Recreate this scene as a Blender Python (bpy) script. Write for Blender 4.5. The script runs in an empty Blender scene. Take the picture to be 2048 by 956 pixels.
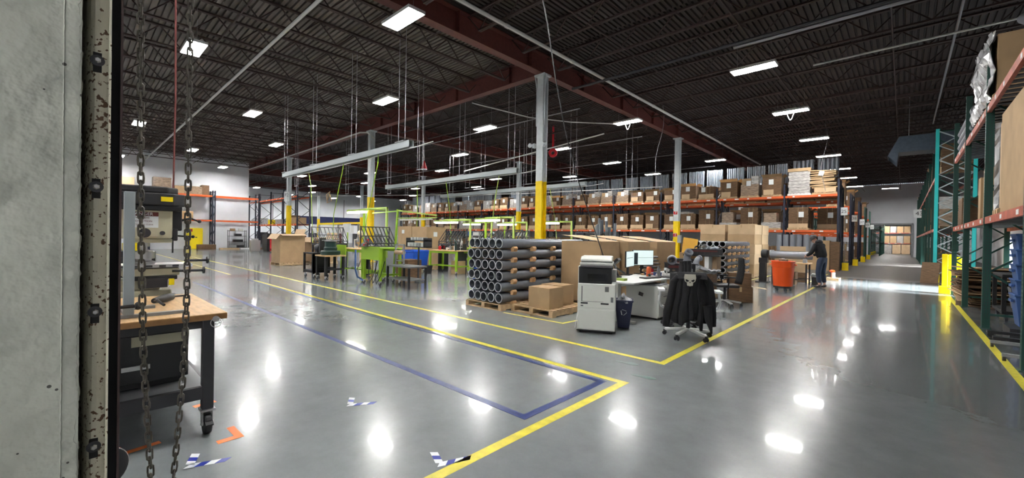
import bpy, math, random
from mathutils import Vector, Matrix, Euler
R = math.radians
random.seed(7)
SC = bpy.context.scene
COL = SC.collection

# ---------------------------------------------------------------- camera, world, exposure
cam_d = bpy.data.cameras.new('camera'); cam = bpy.data.objects.new('camera', cam_d); COL.objects.link(cam)
cam_d.sensor_width = 36; cam_d.lens = 832.5 / 2048 * 36; cam_d.clip_start = .02; cam_d.clip_end = 400
yaw, pitch, roll = -.7544, -.0064, .0166
F = Vector((math.sin(yaw)*math.cos(pitch), math.cos(yaw)*math.cos(pitch), math.sin(pitch)))
Rt = Vector((math.cos(yaw), -math.sin(yaw), 0)); Up = Rt.cross(F)
Rt2 = Rt*math.cos(roll) + Up*math.sin(roll); Up2 = -Rt*math.sin(roll) + Up*math.cos(roll)
cam.matrix_world = Matrix(((Rt2.x, Up2.x, -F.x, 0), (Rt2.y, Up2.y, -F.y, 0), (Rt2.z, Up2.z, -F.z, 1.5), (0, 0, 0, 1)))
SC.camera = cam
w = bpy.data.worlds.new('daylight'); SC.world = w; w.use_nodes = True
w.node_tree.nodes['Background'].inputs[0].default_value = (.75, .88, 1, 1)
w.node_tree.nodes['Background'].inputs[1].default_value = 2.2
sun_d = bpy.data.lights.new('sun', 'SUN'); sun = bpy.data.objects.new('sun', sun_d); COL.objects.link(sun)
sun_d.energy = 45; sun_d.angle = R(14); sun_d.color = (.9, .96, 1)
sun.rotation_euler = Vector((-math.cos(R(21)), .02, -math.sin(R(21)))).to_track_quat('-Z', 'Y').to_euler()
LAMP = 62
SC.view_settings.view_transform = 'Standard'; SC.view_settings.look = 'None'
SC.view_settings.exposure = 1.72; SC.view_settings.gamma = 1; SC.view_settings.use_curve_mapping = False
cy = SC.cycles
cy.use_denoising = True; cy.max_bounces = 6; cy.diffuse_bounces = 3; cy.glossy_bounces = 3
cy.transmission_bounces = 4; cy.transparent_max_bounces = 8; cy.sample_clamp_indirect = 6
try: cy.use_light_tree = True
except Exception: pass

# ---------------------------------------------------------------- materials
MATS = {}
def mat(name, col, rough=.5, metal=0., noise=0., scale=8., bump=0., bscale=None, emit=0, coat=0, alpha=1, stretch=None, spec=.5):
    m = bpy.data.materials.new(name); m.use_nodes = True
    nt = m.node_tree; b = nt.nodes['Principled BSDF']
    col = tuple(col) + (1,)
    b.inputs['Base Color'].default_value = col; b.inputs['Roughness'].default_value = rough
    b.inputs['Metallic'].default_value = metal; b.inputs['Coat Weight'].default_value = coat
    b.inputs['Specular IOR Level'].default_value = spec
    b.inputs['Coat Roughness'].default_value = .15
    if alpha < 1: b.inputs['Alpha'].default_value = alpha
    if emit:
        b.inputs['Emission Color'].default_value = col; b.inputs['Emission Strength'].default_value = emit
    if noise or bump:
        tc = nt.nodes.new('ShaderNodeTexCoord'); src = tc.outputs['Object']
        if stretch:
            mp = nt.nodes.new('ShaderNodeMapping'); mp.inputs['Scale'].default_value = stretch
            nt.links.new(src, mp.inputs[0]); src = mp.outputs[0]
        n = nt.nodes.new('ShaderNodeTexNoise'); n.inputs['Scale'].default_value = scale; n.inputs['Detail'].default_value = 6
        nt.links.new(src, n.inputs['Vector'])
        if noise:
            r = nt.nodes.new('ShaderNodeMapRange'); r.inputs[1].default_value = .3; r.inputs[2].default_value = .7
            r.inputs[3].default_value = 1 - noise; r.inputs[4].default_value = 1 + noise*.6
            nt.links.new(n.outputs['Fac'], r.inputs[0])
            mx = nt.nodes.new('ShaderNodeMix'); mx.data_type = 'RGBA'; mx.blend_type = 'MULTIPLY'; mx.inputs['Factor'].default_value = 1
            mx.inputs['A'].default_value = col; nt.links.new(r.outputs[0], mx.inputs['B']); nt.links.new(mx.outputs['Result'], b.inputs['Base Color'])
        if bump:
            n2 = n
            if bscale:
                n2 = nt.nodes.new('ShaderNodeTexNoise'); n2.inputs['Scale'].default_value = bscale; n2.inputs['Detail'].default_value = 4
                nt.links.new(src, n2.inputs['Vector'])
            bp = nt.nodes.new('ShaderNodeBump'); bp.inputs['Strength'].default_value = bump; bp.inputs['Distance'].default_value = .02
            nt.links.new(n2.outputs['Fac'], bp.inputs['Height']); nt.links.new(bp.outputs[0], b.inputs['Normal'])
    MATS[name] = m; return m
M = MATS
mat('wall_white', (.78, .8, .84), .7, noise=.08, scale=.6)
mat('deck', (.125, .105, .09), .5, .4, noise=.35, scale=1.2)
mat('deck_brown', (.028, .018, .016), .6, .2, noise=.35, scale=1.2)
mat('joist', (.034, .017, .015), .6)
mat('girder', (.12, .032, .026), .55, noise=.2)
mat('duct', (.07, .09, .12), .4, .3, noise=.2)
mat('column_white', (.56, .6, .62), .5, noise=.08)
mat('yellow', (.85, .6, .0), .5, noise=.08)
mat('bollard', (.95, .75, .0), .45)
mat('pipe_white', (.6, .6, .58), .5)
mat('rod', (.32, .32, .34), .4, .6)
mat('orange', (.7, .12, .025), .5, noise=.15, scale=3)
mat('red_beam', (.42, .1, .06), .55, noise=.3, scale=6)
mat('navy', (.012, .016, .035), .5)
mat('green_dark', (.01, .06, .045), .5)
mat('teal', (.02, .42, .4), .5)
mat('galv', (.3, .31, .32), .5, .4, noise=.2)
mat('card', (.43, .29, .155), .75, noise=.12, scale=3)
mat('card_light', (.56, .4, .24), .75, noise=.12, scale=3)
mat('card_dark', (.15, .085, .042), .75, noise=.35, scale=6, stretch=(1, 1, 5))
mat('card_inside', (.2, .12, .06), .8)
mat('tape', (.42, .29, .15), .4)
mat('wrapped', (.3, .21, .14), .35, noise=.5, scale=6, stretch=(1, 1, 4), bump=.4, coat=.5)
mat('wrapped_white', (.42, .4, .38), .35, noise=.55, scale=6, stretch=(1, 1, 5), bump=.5, coat=.5)
mat('plastic_film', (.5, .51, .53), .25, noise=.5, scale=7, stretch=(1, 1, .4), bump=.8, coat=.6)
mat('pallet', (.52, .36, .2), .7, noise=.3, scale=10)
mat('wood', (.56, .36, .17), .5, noise=.22, scale=6, stretch=(1, 6, 1))
mat('wood_edge', (.3, .15, .05), .5, noise=.3, scale=14)
mat('block', (.55, .34, .17), .7, noise=.2)
mat('pvc', (.15, .165, .19), .25, noise=.08)
mat('pvc_rim', (.36, .37, .39), .45)
mat('pvc_light', (.22, .235, .27), .4)
mat('tube', (.17, .2, .24), .3, noise=.4, scale=5, stretch=(3, 3, .6), coat=.4)
mat('paper', (.75, .78, .78), .6)
mat('white', (.68, .69, .68), .4)
mat('offwhite', (.66, .67, .63), .45)
mat('grey', (.28, .29, .3), .5)
mat('midgrey', (.13, .135, .14), .5)
mat('black', (.012, .012, .014), .45)
mat('blackmatt', (.008, .008, .009), .8)
mat('cloth_black', (.009, .009, .011), .95, bump=.5, scale=30)
mat('steel', (.5, .5, .5), .3, .9)
mat('steel_dark', (.05, .05, .055), .45, .5)
mat('chain', (.16, .145, .125), .45, .85, noise=.4, scale=60)
mat('beige', (.5, .47, .33), .45)
mat('lime', (.27, .45, .02), .45)
mat('lime_pale', (.4, .55, .12), .5)
mat('green_tool', (.006, .03, .025), .4)
mat('blue_bin', (.01, .09, .55), .4)
mat('blue_tote', (.04, .1, .28), .45)
mat('navy_plastic', (.008, .012, .05), .4)
mat('banner', (.006, .012, .07), .6)
mat('orange_bin', (.78, .085, .005), .45)
mat('orange_tape', (.85, .2, .03), .5)
mat('yellow_tape', (.72, .62, .05), .35, noise=.18, scale=12)
mat('blue_tape', (.02, .04, .17), .3, noise=.25, scale=14)
mat('blue_mark', (.01, .03, .3), .35)
mat('green_mark', (.003, .05, .033), .3)
mat('red', (.5, .01, .02), .5)
mat('red_dark', (.1, .012, .01), .5)
mat('envelope', (.75, .42, .06), .6)
mat('skin', (.45, .26, .19), .5)
mat('skin_pale', (.6, .4, .32), .5)
mat('hair_dark', (.012, .01, .009), .7)
mat('hair_white', (.7, .64, .5), .7)
mat('denim', (.02, .032, .065), .85, noise=.3, scale=6)
mat('bone', (.55, .53, .44), .7)
mat('shirt_grey', (.12, .15, .18), .8)
mat('yellow_cab', (.9, .7, .0), .35)
mat('lamp', (1, .98, .95), .5, emit=LAMP)
mat('shop_lamp', (1, .97, .85), .5, emit=9)
mat('screen', (.7, .85, .84), .3, emit=.22)
mat('screen_bar', (.02, .03, .04), .3)
mat('glass_dark', (.01, .01, .012), .1)
mat('copier', (.72, .74, .69), .45)
mat('copier_black', (.01, .011, .013), .3)
mat('clear', (.6, .62, .63), .3)
mat('rope', (.16, .04, .035), .8)
mat('leaf', (.05, .4, .05), .6)
mat('concrete_out', (.35, .35, .34), .9)

def floor_material():
    m = bpy.data.materials.new('polished_floor'); m.use_nodes = True; nt = m.node_tree; b = nt.nodes['Principled BSDF']
    b.inputs['Coat Weight'].default_value = .3; b.inputs['Coat Roughness'].default_value = .05; b.inputs['Coat IOR'].default_value = 1.5
    tc = nt.nodes.new('ShaderNodeTexCoord')
    n1 = nt.nodes.new('ShaderNodeTexNoise'); n1.inputs['Scale'].default_value = .35; n1.inputs['Detail'].default_value = 8
    n2 = nt.nodes.new('ShaderNodeTexNoise'); n2.inputs['Scale'].default_value = 4; n2.inputs['Detail'].default_value = 8; n2.inputs['Roughness'].default_value = .7
    n3 = nt.nodes.new('ShaderNodeTexNoise'); n3.inputs['Scale'].default_value = 140; n3.inputs['Detail'].default_value = 2
    n4 = nt.nodes.new('ShaderNodeTexNoise'); n4.inputs['Scale'].default_value = .9; n4.inputs['Detail'].default_value = 1
    for n in (n1, n2, n3, n4): nt.links.new(tc.outputs['Object'], n.inputs['Vector'])
    a = nt.nodes.new('ShaderNodeMath'); a.operation = 'MULTIPLY_ADD'; a.inputs[1].default_value = .5
    nt.links.new(n2.outputs['Fac'], a.inputs[0]); nt.links.new(n1.outputs['Fac'], a.inputs[2])
    cr = nt.nodes.new('ShaderNodeValToRGB')
    cr.color_ramp.elements[0].position = .55; cr.color_ramp.elements[0].color = (.165, .18, .182, 1)
    cr.color_ramp.elements[1].position = .95; cr.color_ramp.elements[1].color = (.25, .272, .275, 1)
    nt.links.new(a.outputs[0], cr.inputs[0]); 
    sx = nt.nodes.new('ShaderNodeSeparateXYZ'); nt.links.new(tc.outputs['Object'], sx.inputs[0])
    # worn aisle lane with light falloff painted in, bare rough concrete past the cross aisle
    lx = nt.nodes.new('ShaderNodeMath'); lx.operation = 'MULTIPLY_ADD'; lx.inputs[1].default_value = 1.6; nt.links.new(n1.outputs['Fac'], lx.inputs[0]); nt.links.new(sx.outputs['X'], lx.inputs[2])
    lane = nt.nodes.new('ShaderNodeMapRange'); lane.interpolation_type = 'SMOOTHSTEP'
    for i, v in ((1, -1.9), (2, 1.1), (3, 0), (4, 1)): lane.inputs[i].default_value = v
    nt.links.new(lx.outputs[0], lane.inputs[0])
    far = nt.nodes.new('ShaderNodeMapRange'); far.interpolation_type = 'SMOOTHSTEP'
    for i, v in ((1, 21.5), (2, 23.5), (3, 0), (4, 1)): far.inputs[i].default_value = v
    nt.links.new(sx.outputs['Y'], far.inputs[0])
    lf = nt.nodes.new('ShaderNodeMapRange'); lf.interpolation_type = 'SMOOTHSTEP'
    for i, v in ((1, -4.5), (2, -2.5), (3, 0), (4, 1)): lf.inputs[i].default_value = v
    nt.links.new(sx.outputs['X'], lf.inputs[0])
    bare = nt.nodes.new('ShaderNodeMath'); bare.operation = 'MULTIPLY'; nt.links.new(far.outputs[0], bare.inputs[0]); nt.links.new(lf.outputs[0], bare.inputs[1])
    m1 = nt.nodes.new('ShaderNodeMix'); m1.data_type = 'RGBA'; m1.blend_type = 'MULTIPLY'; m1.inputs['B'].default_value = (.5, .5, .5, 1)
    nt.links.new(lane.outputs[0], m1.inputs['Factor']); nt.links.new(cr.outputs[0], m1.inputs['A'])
    m2 = nt.nodes.new('ShaderNodeMix'); m2.data_type = 'RGBA'; m2.inputs['B'].default_value = (.085, .076, .068, 1)
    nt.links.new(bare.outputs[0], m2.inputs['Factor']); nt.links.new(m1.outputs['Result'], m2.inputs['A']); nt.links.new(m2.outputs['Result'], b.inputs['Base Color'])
    cw = nt.nodes.new('ShaderNodeMapRange'); cw.inputs[3].default_value = .3; cw.inputs[4].default_value = .04
    nt.links.new(bare.outputs[0], cw.inputs[0]); nt.links.new(cw.outputs[0], b.inputs['Coat Weight'])
    r = nt.nodes.new('ShaderNodeMapRange'); r.inputs[1].default_value = .35; r.inputs[2].default_value = .7; r.inputs[3].default_value = .16; r.inputs[4].default_value = .3
    r.inputs[0].default_value = .5
    ra = nt.nodes.new('ShaderNodeMath'); ra.operation = 'MULTIPLY_ADD'; ra.inputs[1].default_value = .3
    nt.links.new(bare.outputs[0], ra.inputs[0]); nt.links.new(r.outputs[0], ra.inputs[2]); nt.links.new(ra.outputs[0], b.inputs['Roughness'])
    s = nt.nodes.new('ShaderNodeMath'); s.operation = 'MULTIPLY_ADD'; s.inputs[1].default_value = .0
    nt.links.new(n3.outputs['Fac'], s.inputs[0]); nt.links.new(n4.outputs['Fac'], s.inputs[2])
    bp = nt.nodes.new('ShaderNodeBump'); bp.inputs['Strength'].default_value = .03; bp.inputs['Distance'].default_value = .004
    nt.links.new(s.outputs[0], bp.inputs['Height']); nt.links.new(bp.outputs[0], b.inputs['Normal']); nt.links.new(bp.outputs[0], b.inputs['Coat Normal'])
    b.inputs['Specular IOR Level'].default_value = .25
    MATS['floor'] = m
floor_material()
def jamb_material():
    m = mat('jamb', (.4, .415, .36), .6, noise=.16, scale=7, bump=.7, bscale=16)
    nt = m.node_tree; b = nt.nodes['Principled BSDF']
    tc = nt.nodes.new('ShaderNodeTexCoord')
    v = nt.nodes.new('ShaderNodeTexVoronoi'); v.inputs['Scale'].default_value = 26
    nt.links.new(tc.outputs['Object'], v.inputs['Vector'])
    c = nt.nodes.new('ShaderNodeMath'); c.operation = 'LESS_THAN'; c.inputs[1].default_value = .07
    nt.links.new(v.outputs['Distance'], c.inputs[0])
    old = b.inputs['Base Color'].links[0].from_socket
    mx = nt.nodes.new('ShaderNodeMix'); mx.data_type = 'RGBA'; mx.inputs['B'].default_value = (.05, .05, .045, 1)
    nt.links.new(c.outputs[0], mx.inputs['Factor']); nt.links.new(old, mx.inputs['A']); nt.links.new(mx.outputs['Result'], b.inputs['Base Color'])
jamb_material()
def rust_material():
    m = mat('rusty_paint', (.56, .53, .42), .5, noise=.1, scale=10, bump=.15, bscale=60)
    nt = m.node_tree; b = nt.nodes['Principled BSDF']; tc = nt.nodes.new('ShaderNodeTexCoord')
    n = nt.nodes.new('ShaderNodeTexNoise'); n.inputs['Scale'].default_value = 130; n.inputs['Detail'].default_value = 5
    g = nt.nodes.new('ShaderNodeTexNoise'); g.inputs['Scale'].default_value = 5
    nt.links.new(tc.outputs['Object'], n.inputs['Vector']); nt.links.new(tc.outputs['Object'], g.inputs['Vector'])
    a = nt.nodes.new('ShaderNodeMath'); a.operation = 'MULTIPLY_ADD'; a.inputs[1].default_value = .6
    nt.links.new(g.outputs['Fac'], a.inputs[0]); nt.links.new(n.outputs['Fac'], a.inputs[2])
    cr = nt.nodes.new('ShaderNodeValToRGB'); cr.color_ramp.elements[0].position = .905; cr.color_ramp.elements[1].position = .93
    cr.color_ramp.elements[0].color = (0, 0, 0, 1)
    nt.links.new(a.outputs[0], cr.inputs[0])
    old = b.inputs['Base Color'].links[0].from_socket
    mx = nt.nodes.new('ShaderNodeMix'); mx.data_type = 'RGBA'; mx.inputs['B'].default_value = (.09, .04, .015, 1)
    nt.links.new(cr.outputs[0], mx.inputs['Factor']); nt.links.new(old, mx.inputs['A']); nt.links.new(mx.outputs['Result'], b.inputs['Base Color'])
rust_material()

# ---------------------------------------------------------------- mesh helpers
class MB:
    def __init__(s): s.v = []; s.f = []; s.mi = []; s.cur = 0; s.mats = []; s.T = None
    def use(s, m):
        if m not in s.mats: s.mats.append(m)
        s.cur = s.mats.index(m); return s
    def add(s, vs, fs):
        o = len(s.v)
        if s.T is not None: vs = [s.T @ Vector(p) for p in vs]
        s.v += [tuple(p) for p in vs]; s.f += [tuple(i + o for i in f) for f in fs]; s.mi += [s.cur]*len(fs); return s
    def box(s, x0, x1, y0, y1, z0, z1):
        vs = [(x, y, z) for z in (z0, z1) for y in (y0, y1) for x in (x0, x1)]
        return s.add(vs, [(0, 2, 3, 1), (4, 5, 7, 6), (0, 1, 5, 4), (2, 6, 7, 3), (0, 4, 6, 2), (1, 3, 7, 5)])
    def obox(s, c, size, rot=(0, 0, 0)):
        m = Matrix.Translation(c) @ Euler(rot).to_matrix().to_4x4(); a, b, d = (q/2 for q in size)
        vs = [m @ Vector((x, y, z)) for z in (-d, d) for y in (-b, b) for x in (-a, a)]
        return s.add(vs, [(0, 2, 3, 1), (4, 5, 7, 6), (0, 1, 5, 4), (2, 6, 7, 3), (0, 4, 6, 2), (1, 3, 7, 5)])
    def frame(s, d):
        d = Vector(d).normalized(); h = Vector((0, 0, 1)) if abs(d.z) < .9 else Vector((1, 0, 0))
        a = d.cross(h).normalized(); return a, a.cross(d).normalized()
    def bar(s, p0, p1, w, h=None):
        h = w if h is None else h; p0 = Vector(p0); p1 = Vector(p1); a, b = s.frame(p1 - p0)
        vs = [p + a*i*w/2 + b*j*h/2 for p in (p0, p1) for i, j in ((-1, -1), (1, -1), (1, 1), (-1, 1))]
        return s.add(vs, [(0, 1, 2, 3), (7, 6, 5, 4), (0, 4, 5, 1), (1, 5, 6, 2), (2, 6, 7, 3), (3, 7, 4, 0)])
    def path(s, pts, r, n=8, caps=True, closed=False):
        pts = [Vector(p) for p in pts]; k = len(pts); vs = []; fs = []
        a0, _ = s.frame(pts[1] - pts[0])
        for i, p in enumerate(pts):
            if closed: d = pts[(i+1) % k] - pts[i-1]
            else: d = pts[min(i+1, k-1)] - pts[max(i-1, 0)]
            d.normalize(); a0 = (a0 - d*a0.dot(d)); 
            if a0.length < 1e-5: a0, _ = s.frame(d)
            a0.normalize(); b0 = d.cross(a0); rr = r[i] if isinstance(r, (list, tuple)) else r
            vs += [p + (a0*math.cos(t) + b0*math.sin(t))*rr for t in [2*math.pi*j/n for j in range(n)]]
        for i in range(k if closed else k-1):
            j2 = (i+1) % k
            for j in range(n): fs.append((i*n+j, i*n+(j+1) % n, j2*n+(j+1) % n, j2*n+j))
        if caps and not closed: fs += [tuple(reversed(range(n))), tuple(range((k-1)*n, k*n))]
        return s.add(vs, fs)
    def rod(s, p0, p1, r, n=8, r1=None): return s.path([p0, p1], [r, r if r1 is None else r1], n)
    def lathe(s, prof, n=24, c=(0, 0, 0), rot=None, close=False):
        vs = []; fs = []; c = Vector(c); m = Euler(rot).to_matrix() if rot else None
        for r, z in prof:
            for j in range(n):
                p = Vector((r*math.cos(2*math.pi*j/n), r*math.sin(2*math.pi*j/n), z))
                vs.append((m @ p if m else p) + c)
        k = len(prof)
        for i in range(k if close else k-1):
            i2 = (i+1) % k
            for j in range(n): fs.append((i*n+j, i*n+(j+1) % n, i2*n+(j+1) % n, i2*n+j))
        if not close: fs += [tuple(reversed(range(n))), tuple(range((k-1)*n, k*n))]
        return s.add(vs, fs)
    def prism(s, poly, z0, z1):
        k = len(poly); vs = [(x, y, z0) for x, y in poly] + [(x, y, z1) for x, y in poly]
        return s.add(vs, [tuple(reversed(range(k))), tuple(range(k, 2*k))] + [(i, (i+1) % k, k+(i+1) % k, k+i) for i in range(k)])
    def xprism(s, poly, x0, x1):       # poly in (y,z)
        k = len(poly); vs = [(x0, y, z) for y, z in poly] + [(x1, y, z) for y, z in poly]
        return s.add(vs, [tuple(range(k)), tuple(reversed(range(k, 2*k)))] + [(i, k+i, k+(i+1) % k, (i+1) % k) for i in range(k)])
    def ball(s, c, r, n=12, sq=(1, 1, 1)):
        pr = [(max(.001, r*math.sin(math.pi*i/8)), -r*math.cos(math.pi*i/8)) for i in range(9)]
        o = len(s.v); s.lathe(pr, n)
        for i in range(o, len(s.v)):
            p = s.v[i]; s.v[i] = (p[0]*sq[0]+c[0], p[1]*sq[1]+c[1], p[2]*sq[2]+c[2])
        return s
    def mesh(s, name):
        me = bpy.data.meshes.new(name); me.from_pydata(s.v, [], s.f)
        for m in s.mats: me.materials.append(M[m])
        if len(s.mats) > 1: me.polygons.foreach_set('material_index', s.mi)
        me.update(); return me
    def build(s, name, m=None, parent=None, bevel=0, smooth=False):
        if not s.mats: s.mats = [m]
        me = s.mesh(name); o = bpy.data.objects.new(name, me); COL.objects.link(o)
        if parent: o.parent = parent
        if bevel:
            b = o.modifiers.new('bevel', 'BEVEL'); b.width = bevel; b.segments = 2; b.limit_method = 'ANGLE'
        if smooth:
            me.polygons.foreach_set('use_smooth', [True]*len(me.polygons))
            try: me.set_sharp_from_angle(angle=R(40))
            except Exception: pass
        return o
def tag(o, label, cat, group=None):
    o['label'] = label; o['category'] = cat
    if group: o['group'] = group
    return o
def T(name, label, cat, loc=(0, 0, 0), rz=0, group=None):
    o = bpy.data.objects.new(name, None); COL.objects.link(o); o.location = loc; o.rotation_euler = (0, 0, rz); o.empty_display_size = .1
    return tag(o, label, cat, group)
def S(name, mb, m=None, **k):
    o = mb.build(name, m, None, **k); o['kind'] = 'structure'; return o
def dup(o, loc=None, label=None, rz=None, parent=None):
    c = o.copy(); COL.objects.link(c); c.parent = parent
    for ch in list(o.children): dup(ch, parent=c)
    if loc is not None: c.location = loc
    if rz is not None: c.rotation_euler = (0, 0, rz)
    if label: c['label'] = label
    return c
def text(body, size, parent, loc, rot, m, name='lettering', ext=.001, align='CENTER'):
    c = bpy.data.curves.new(name, 'FONT'); c.body = body; c.size = size; c.extrude = ext; c.align_x = align; c.align_y = 'CENTER'
    tmp = bpy.data.objects.new(name + '_curve', c); COL.objects.link(tmp); bpy.context.view_layer.update()
    me = bpy.data.meshes.new_from_object(tmp.evaluated_get(bpy.context.evaluated_depsgraph_get())); bpy.data.objects.remove(tmp)
    o = bpy.data.objects.new(name, me); COL.objects.link(o); me.materials.clear(); me.materials.append(M[m]); o.parent = parent; o.location = loc; o.rotation_euler = rot
    return o
ORD = ['first', 'second', 'third', 'fourth', 'fifth', 'sixth', 'seventh', 'eighth', 'ninth', 'tenth', 'eleventh', 'twelfth',
       'thirteenth', 'fourteenth', 'fifteenth', 'sixteenth', 'seventeenth', 'eighteenth', 'nineteenth', 'twentieth', 'twenty-first',
       'twenty-second', 'twenty-third', 'twenty-fourth', 'twenty-fifth', 'twenty-sixth', 'twenty-seventh', 'twenty-eighth', 'twenty-ninth', 'thirtieth']

# ---------------------------------------------------------------- the setting
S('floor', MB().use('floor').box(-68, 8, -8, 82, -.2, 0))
XG = [-9.1, -20.9, -33.1, -45.2, -57.2]; YG = [11.1, 22.9, 35.2, 47.2]
def corrugated(x0, x1, y0, y1, z, along, pitch=.15, d=.075):
    mb = MB(); vs = []; fs = []
    a0, a1, b0, b1 = (y0, y1, x0, x1) if along == 'x' else (x0, x1, y0, y1)
    n = int((a1 - a0)/pitch); prof = []
    for i in range(n):
        a = a0 + i*pitch; prof += [(a, z), (a + .09, z), (a + .105, z + d), (a + .135, z + d)]
    prof.append((a0 + n*pitch, z)); prof += [(a1, z)]
    for a, zz in prof:
        for b in (b0, b1): vs.append((b, a, zz) if along == 'x' else (a, b, zz))
    for i in range(len(prof)-1): fs.append((2*i, 2*i+1, 2*i+3, 2*i+2))
    mb.add(vs, fs)
    mb.box(x0, x1, y0, y1, z + .06, z + .12)
    return mb
ZD = 7.72
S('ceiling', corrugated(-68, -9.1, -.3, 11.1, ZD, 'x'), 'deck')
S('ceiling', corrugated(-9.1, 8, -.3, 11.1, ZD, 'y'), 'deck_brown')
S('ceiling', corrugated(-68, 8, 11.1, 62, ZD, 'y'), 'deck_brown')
S('ceiling', MB().box(-8, 8, 60.3, 82, 5.5, 5.6), 'wall_white')
# the wall the camera's doorway is cut through, its jamb face is X=-1
S('wall_near', MB().use('jamb').box(-1.35, -1.0, -.5, .0125, 0, 4.2).use('wall_white').box(-43.2, -1.35, -.5, .0125, 0, 7.7).box(-1.35, 2.2, -.5, .0125, 4.2, 7.7).box(2.2, 8, -.5, .0125, 0, 7.7))
jl = MB(); rj = random.Random(3); vs = []; fs = []; n = 520; yy = 0.0
for i in range(n+1):
    z = .35 + i*.0045; yy = yy*.55 + rj.uniform(-.0014, .0014) + (rj.random() < .06)*rj.uniform(-.003, .001); xx = rj.uniform(-.0012, .0004)
    vs += [(-.9995, -.004, z), (-.9993 + xx*.3, .0105 + yy, z), (-1.004 + xx, .0125 + yy*1.1, z), (-1.03, .0125 + yy, z)]
for i in range(n): fs += [tuple(4*i + k for k in (0, 1, 5, 4)), tuple(4*i + k for k in (1, 2, 6, 5)), tuple(4*i + k for k in (2, 3, 7, 6))]
jl.add(vs, fs); vs = []; fs = []
for i in range(n+1):
    z = .35 + i*.0045; q = -.0074 + rj.uniform(-.0003, .0003); h = .0006 + .0006*rj.random(); vs += [(-1, q-.0012, z), (-1+h, q, z), (-1, q+.001, z)]
for i in range(n): fs += [tuple(3*i + k for k in (0, 1, 4, 3)), tuple(3*i + k for k in (1, 2, 5, 4))]
jl.add(vs, fs)
S('trim_1', jl, 'jamb')
S('wall_left', MB().box(-43.5, -43.2, -.5, 11.1, 0, 7.7), 'wall_white')
S('wall_recess', MB().box(-68, -43.5, 10.8, 11.1, 0, 7.7), 'wall_white')
S('wall_back', MB().box(-66.3, -66, 11.1, 60.3, 0, 7.7), 'wall_white')
S('wall_far', MB().box(-66, -2.6, 60, 60.3, 0, 7.7).box(-2.6, .6, 60, 60.3, 3.4, 7.7).box(.6, 8, 60, 60.3, 0, 7.7), 'wall_white')
S('wall_right', MB().box(4.6, 4.9, 0, 17.3, 0, 7.7).box(4.6, 4.9, 17.3, 20.6, 2.4, 7.7).box(4.6, 4.9, 20.6, 36, 0, 7.7)
  .box(4.6, 4.9, 36, 40, 1.9, 7.7).box(4.6, 4.9, 40, 60, 0, 7.7), 'wall_white')
S('wall_side', MB().box(-8, -7.7, 60.3, 82, 0, 5.5).box(5, 5.3, 60.3, 82, 0, 5.5).box(-8, 5.3, 81.7, 82, 0, 5.5), 'wall_white')
S('wall_rear', MB().box(-4.3, -4, -8, -.5, 0, 4.5).box(4, 4.3, -8, -.5, 0, 4.5).box(-4.3, 4.3, -8.3, -8, 0, 4.5).box(-4.3, 4.3, -8.3, -.5, 4.4, 4.5), 'wall_white')
S('trim_2', MB().box(-2.75, -2.6, 59.85, 60.35, 0, 3.5).box(.6, .75, 59.85, 60.35, 0, 3.5).box(-2.75, .75, 59.85, 60.35, 3.4, 3.55), 'galv')

# ---------------------------------------------------------------- roof steel
def girder(x0, y0, x1, y1, label):
    L = math.hypot(x1-x0, y1-y0); mb = MB()
    mb.box(0, L, -.15, .15, 0, .03).box(0, L, -.15, .15, .63, .66).box(0, L, -.012, .012, .03, .63)
    k = 1.5
    while k < L: mb.box(k-.01, k+.01, -.14, .14, .03, .63); k += 3.05
    o = mb.build('roof_girder', 'girder'); o.location = (x0, y0, 7.04); o.rotation_euler = (0, 0, math.atan2(y1-y0, x1-x0))
    tag(o, label, 'girder', 'red roof girders')
girder(-9.1, -.3, -9.1, 62, 'dark red roof girder over the column line nearest the aisle')
for i, x in enumerate(XG[1:]): girder(x, 11.1, x, 62, f'dark red roof girder over the {ORD[i+1]} column line from the aisle')
girder(-9.1, 11.1, -43, 11.1, 'dark red roof girder crossing above the hanging rails from column to column')
girder(3.2, -.3, 3.2, 62, 'dark red roof girder above the green storage rack')
def joist_mesh(L, n, name):
    mb = MB(); d = .6
    for y in (-.03, .03):
        mb.box(0, L, y-.022, y+.022, d-.05, d); mb.box(.5, L-.5, y-.022, y+.022, 0, .045)
    p = (L - 1.0)/n
    pts = []
    for i in range(n): 
        x = .5 + i*p
        mb.bar((x, 0, .03), (x + p/2, 0, d-.03), .028); mb.bar((x + p/2, 0, d-.03), (x + p, 0, .03), .028)
    mb.bar((0.02, 0, d-.03), (.5, 0, .03), .03); mb.bar((L-.02, 0, d-.03), (L-.5, 0, .03), .03)
    o = mb.build(name, 'joist'); return o
JG = 'open web roof joists'
def joists(L, items, rz, fmt):
    o = joist_mesh(L, int(L/1.15), 'roof_joist')
    for i, (x, y) in enumerate(items):
        q = o if i == 0 else o.copy()
        if i: COL.objects.link(q)
        q.location = (x, y, 7.12); q.rotation_euler = (0, 0, rz); tag(q, fmt.format(ORD[min(i, 29)]), 'roof joist', JG)
joists(11.5, [(-10.6 - i*1.95, -.25) for i in range(17)], R(90), '{} open web joist from the first red girder, spanning above the hanging rails')
joists(12.3, [(-9.1, .5 + i*1.8) for i in range(30)], 0, '{} open web joist out from the doorway, over the aisle')
for bi, (x0, x1) in enumerate([(-20.9, -9.1), (-33.1, -20.9), (-45.2, -33.1), (-57.2, -45.2)]):
    joists(x1-x0, [(x0, 12.6 + i*1.8) for i in range(26 - bi*2)], 0, '{} open web joist past the crossing girder in the ' + ORD[bi] + ' roof bay from the aisle')
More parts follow.
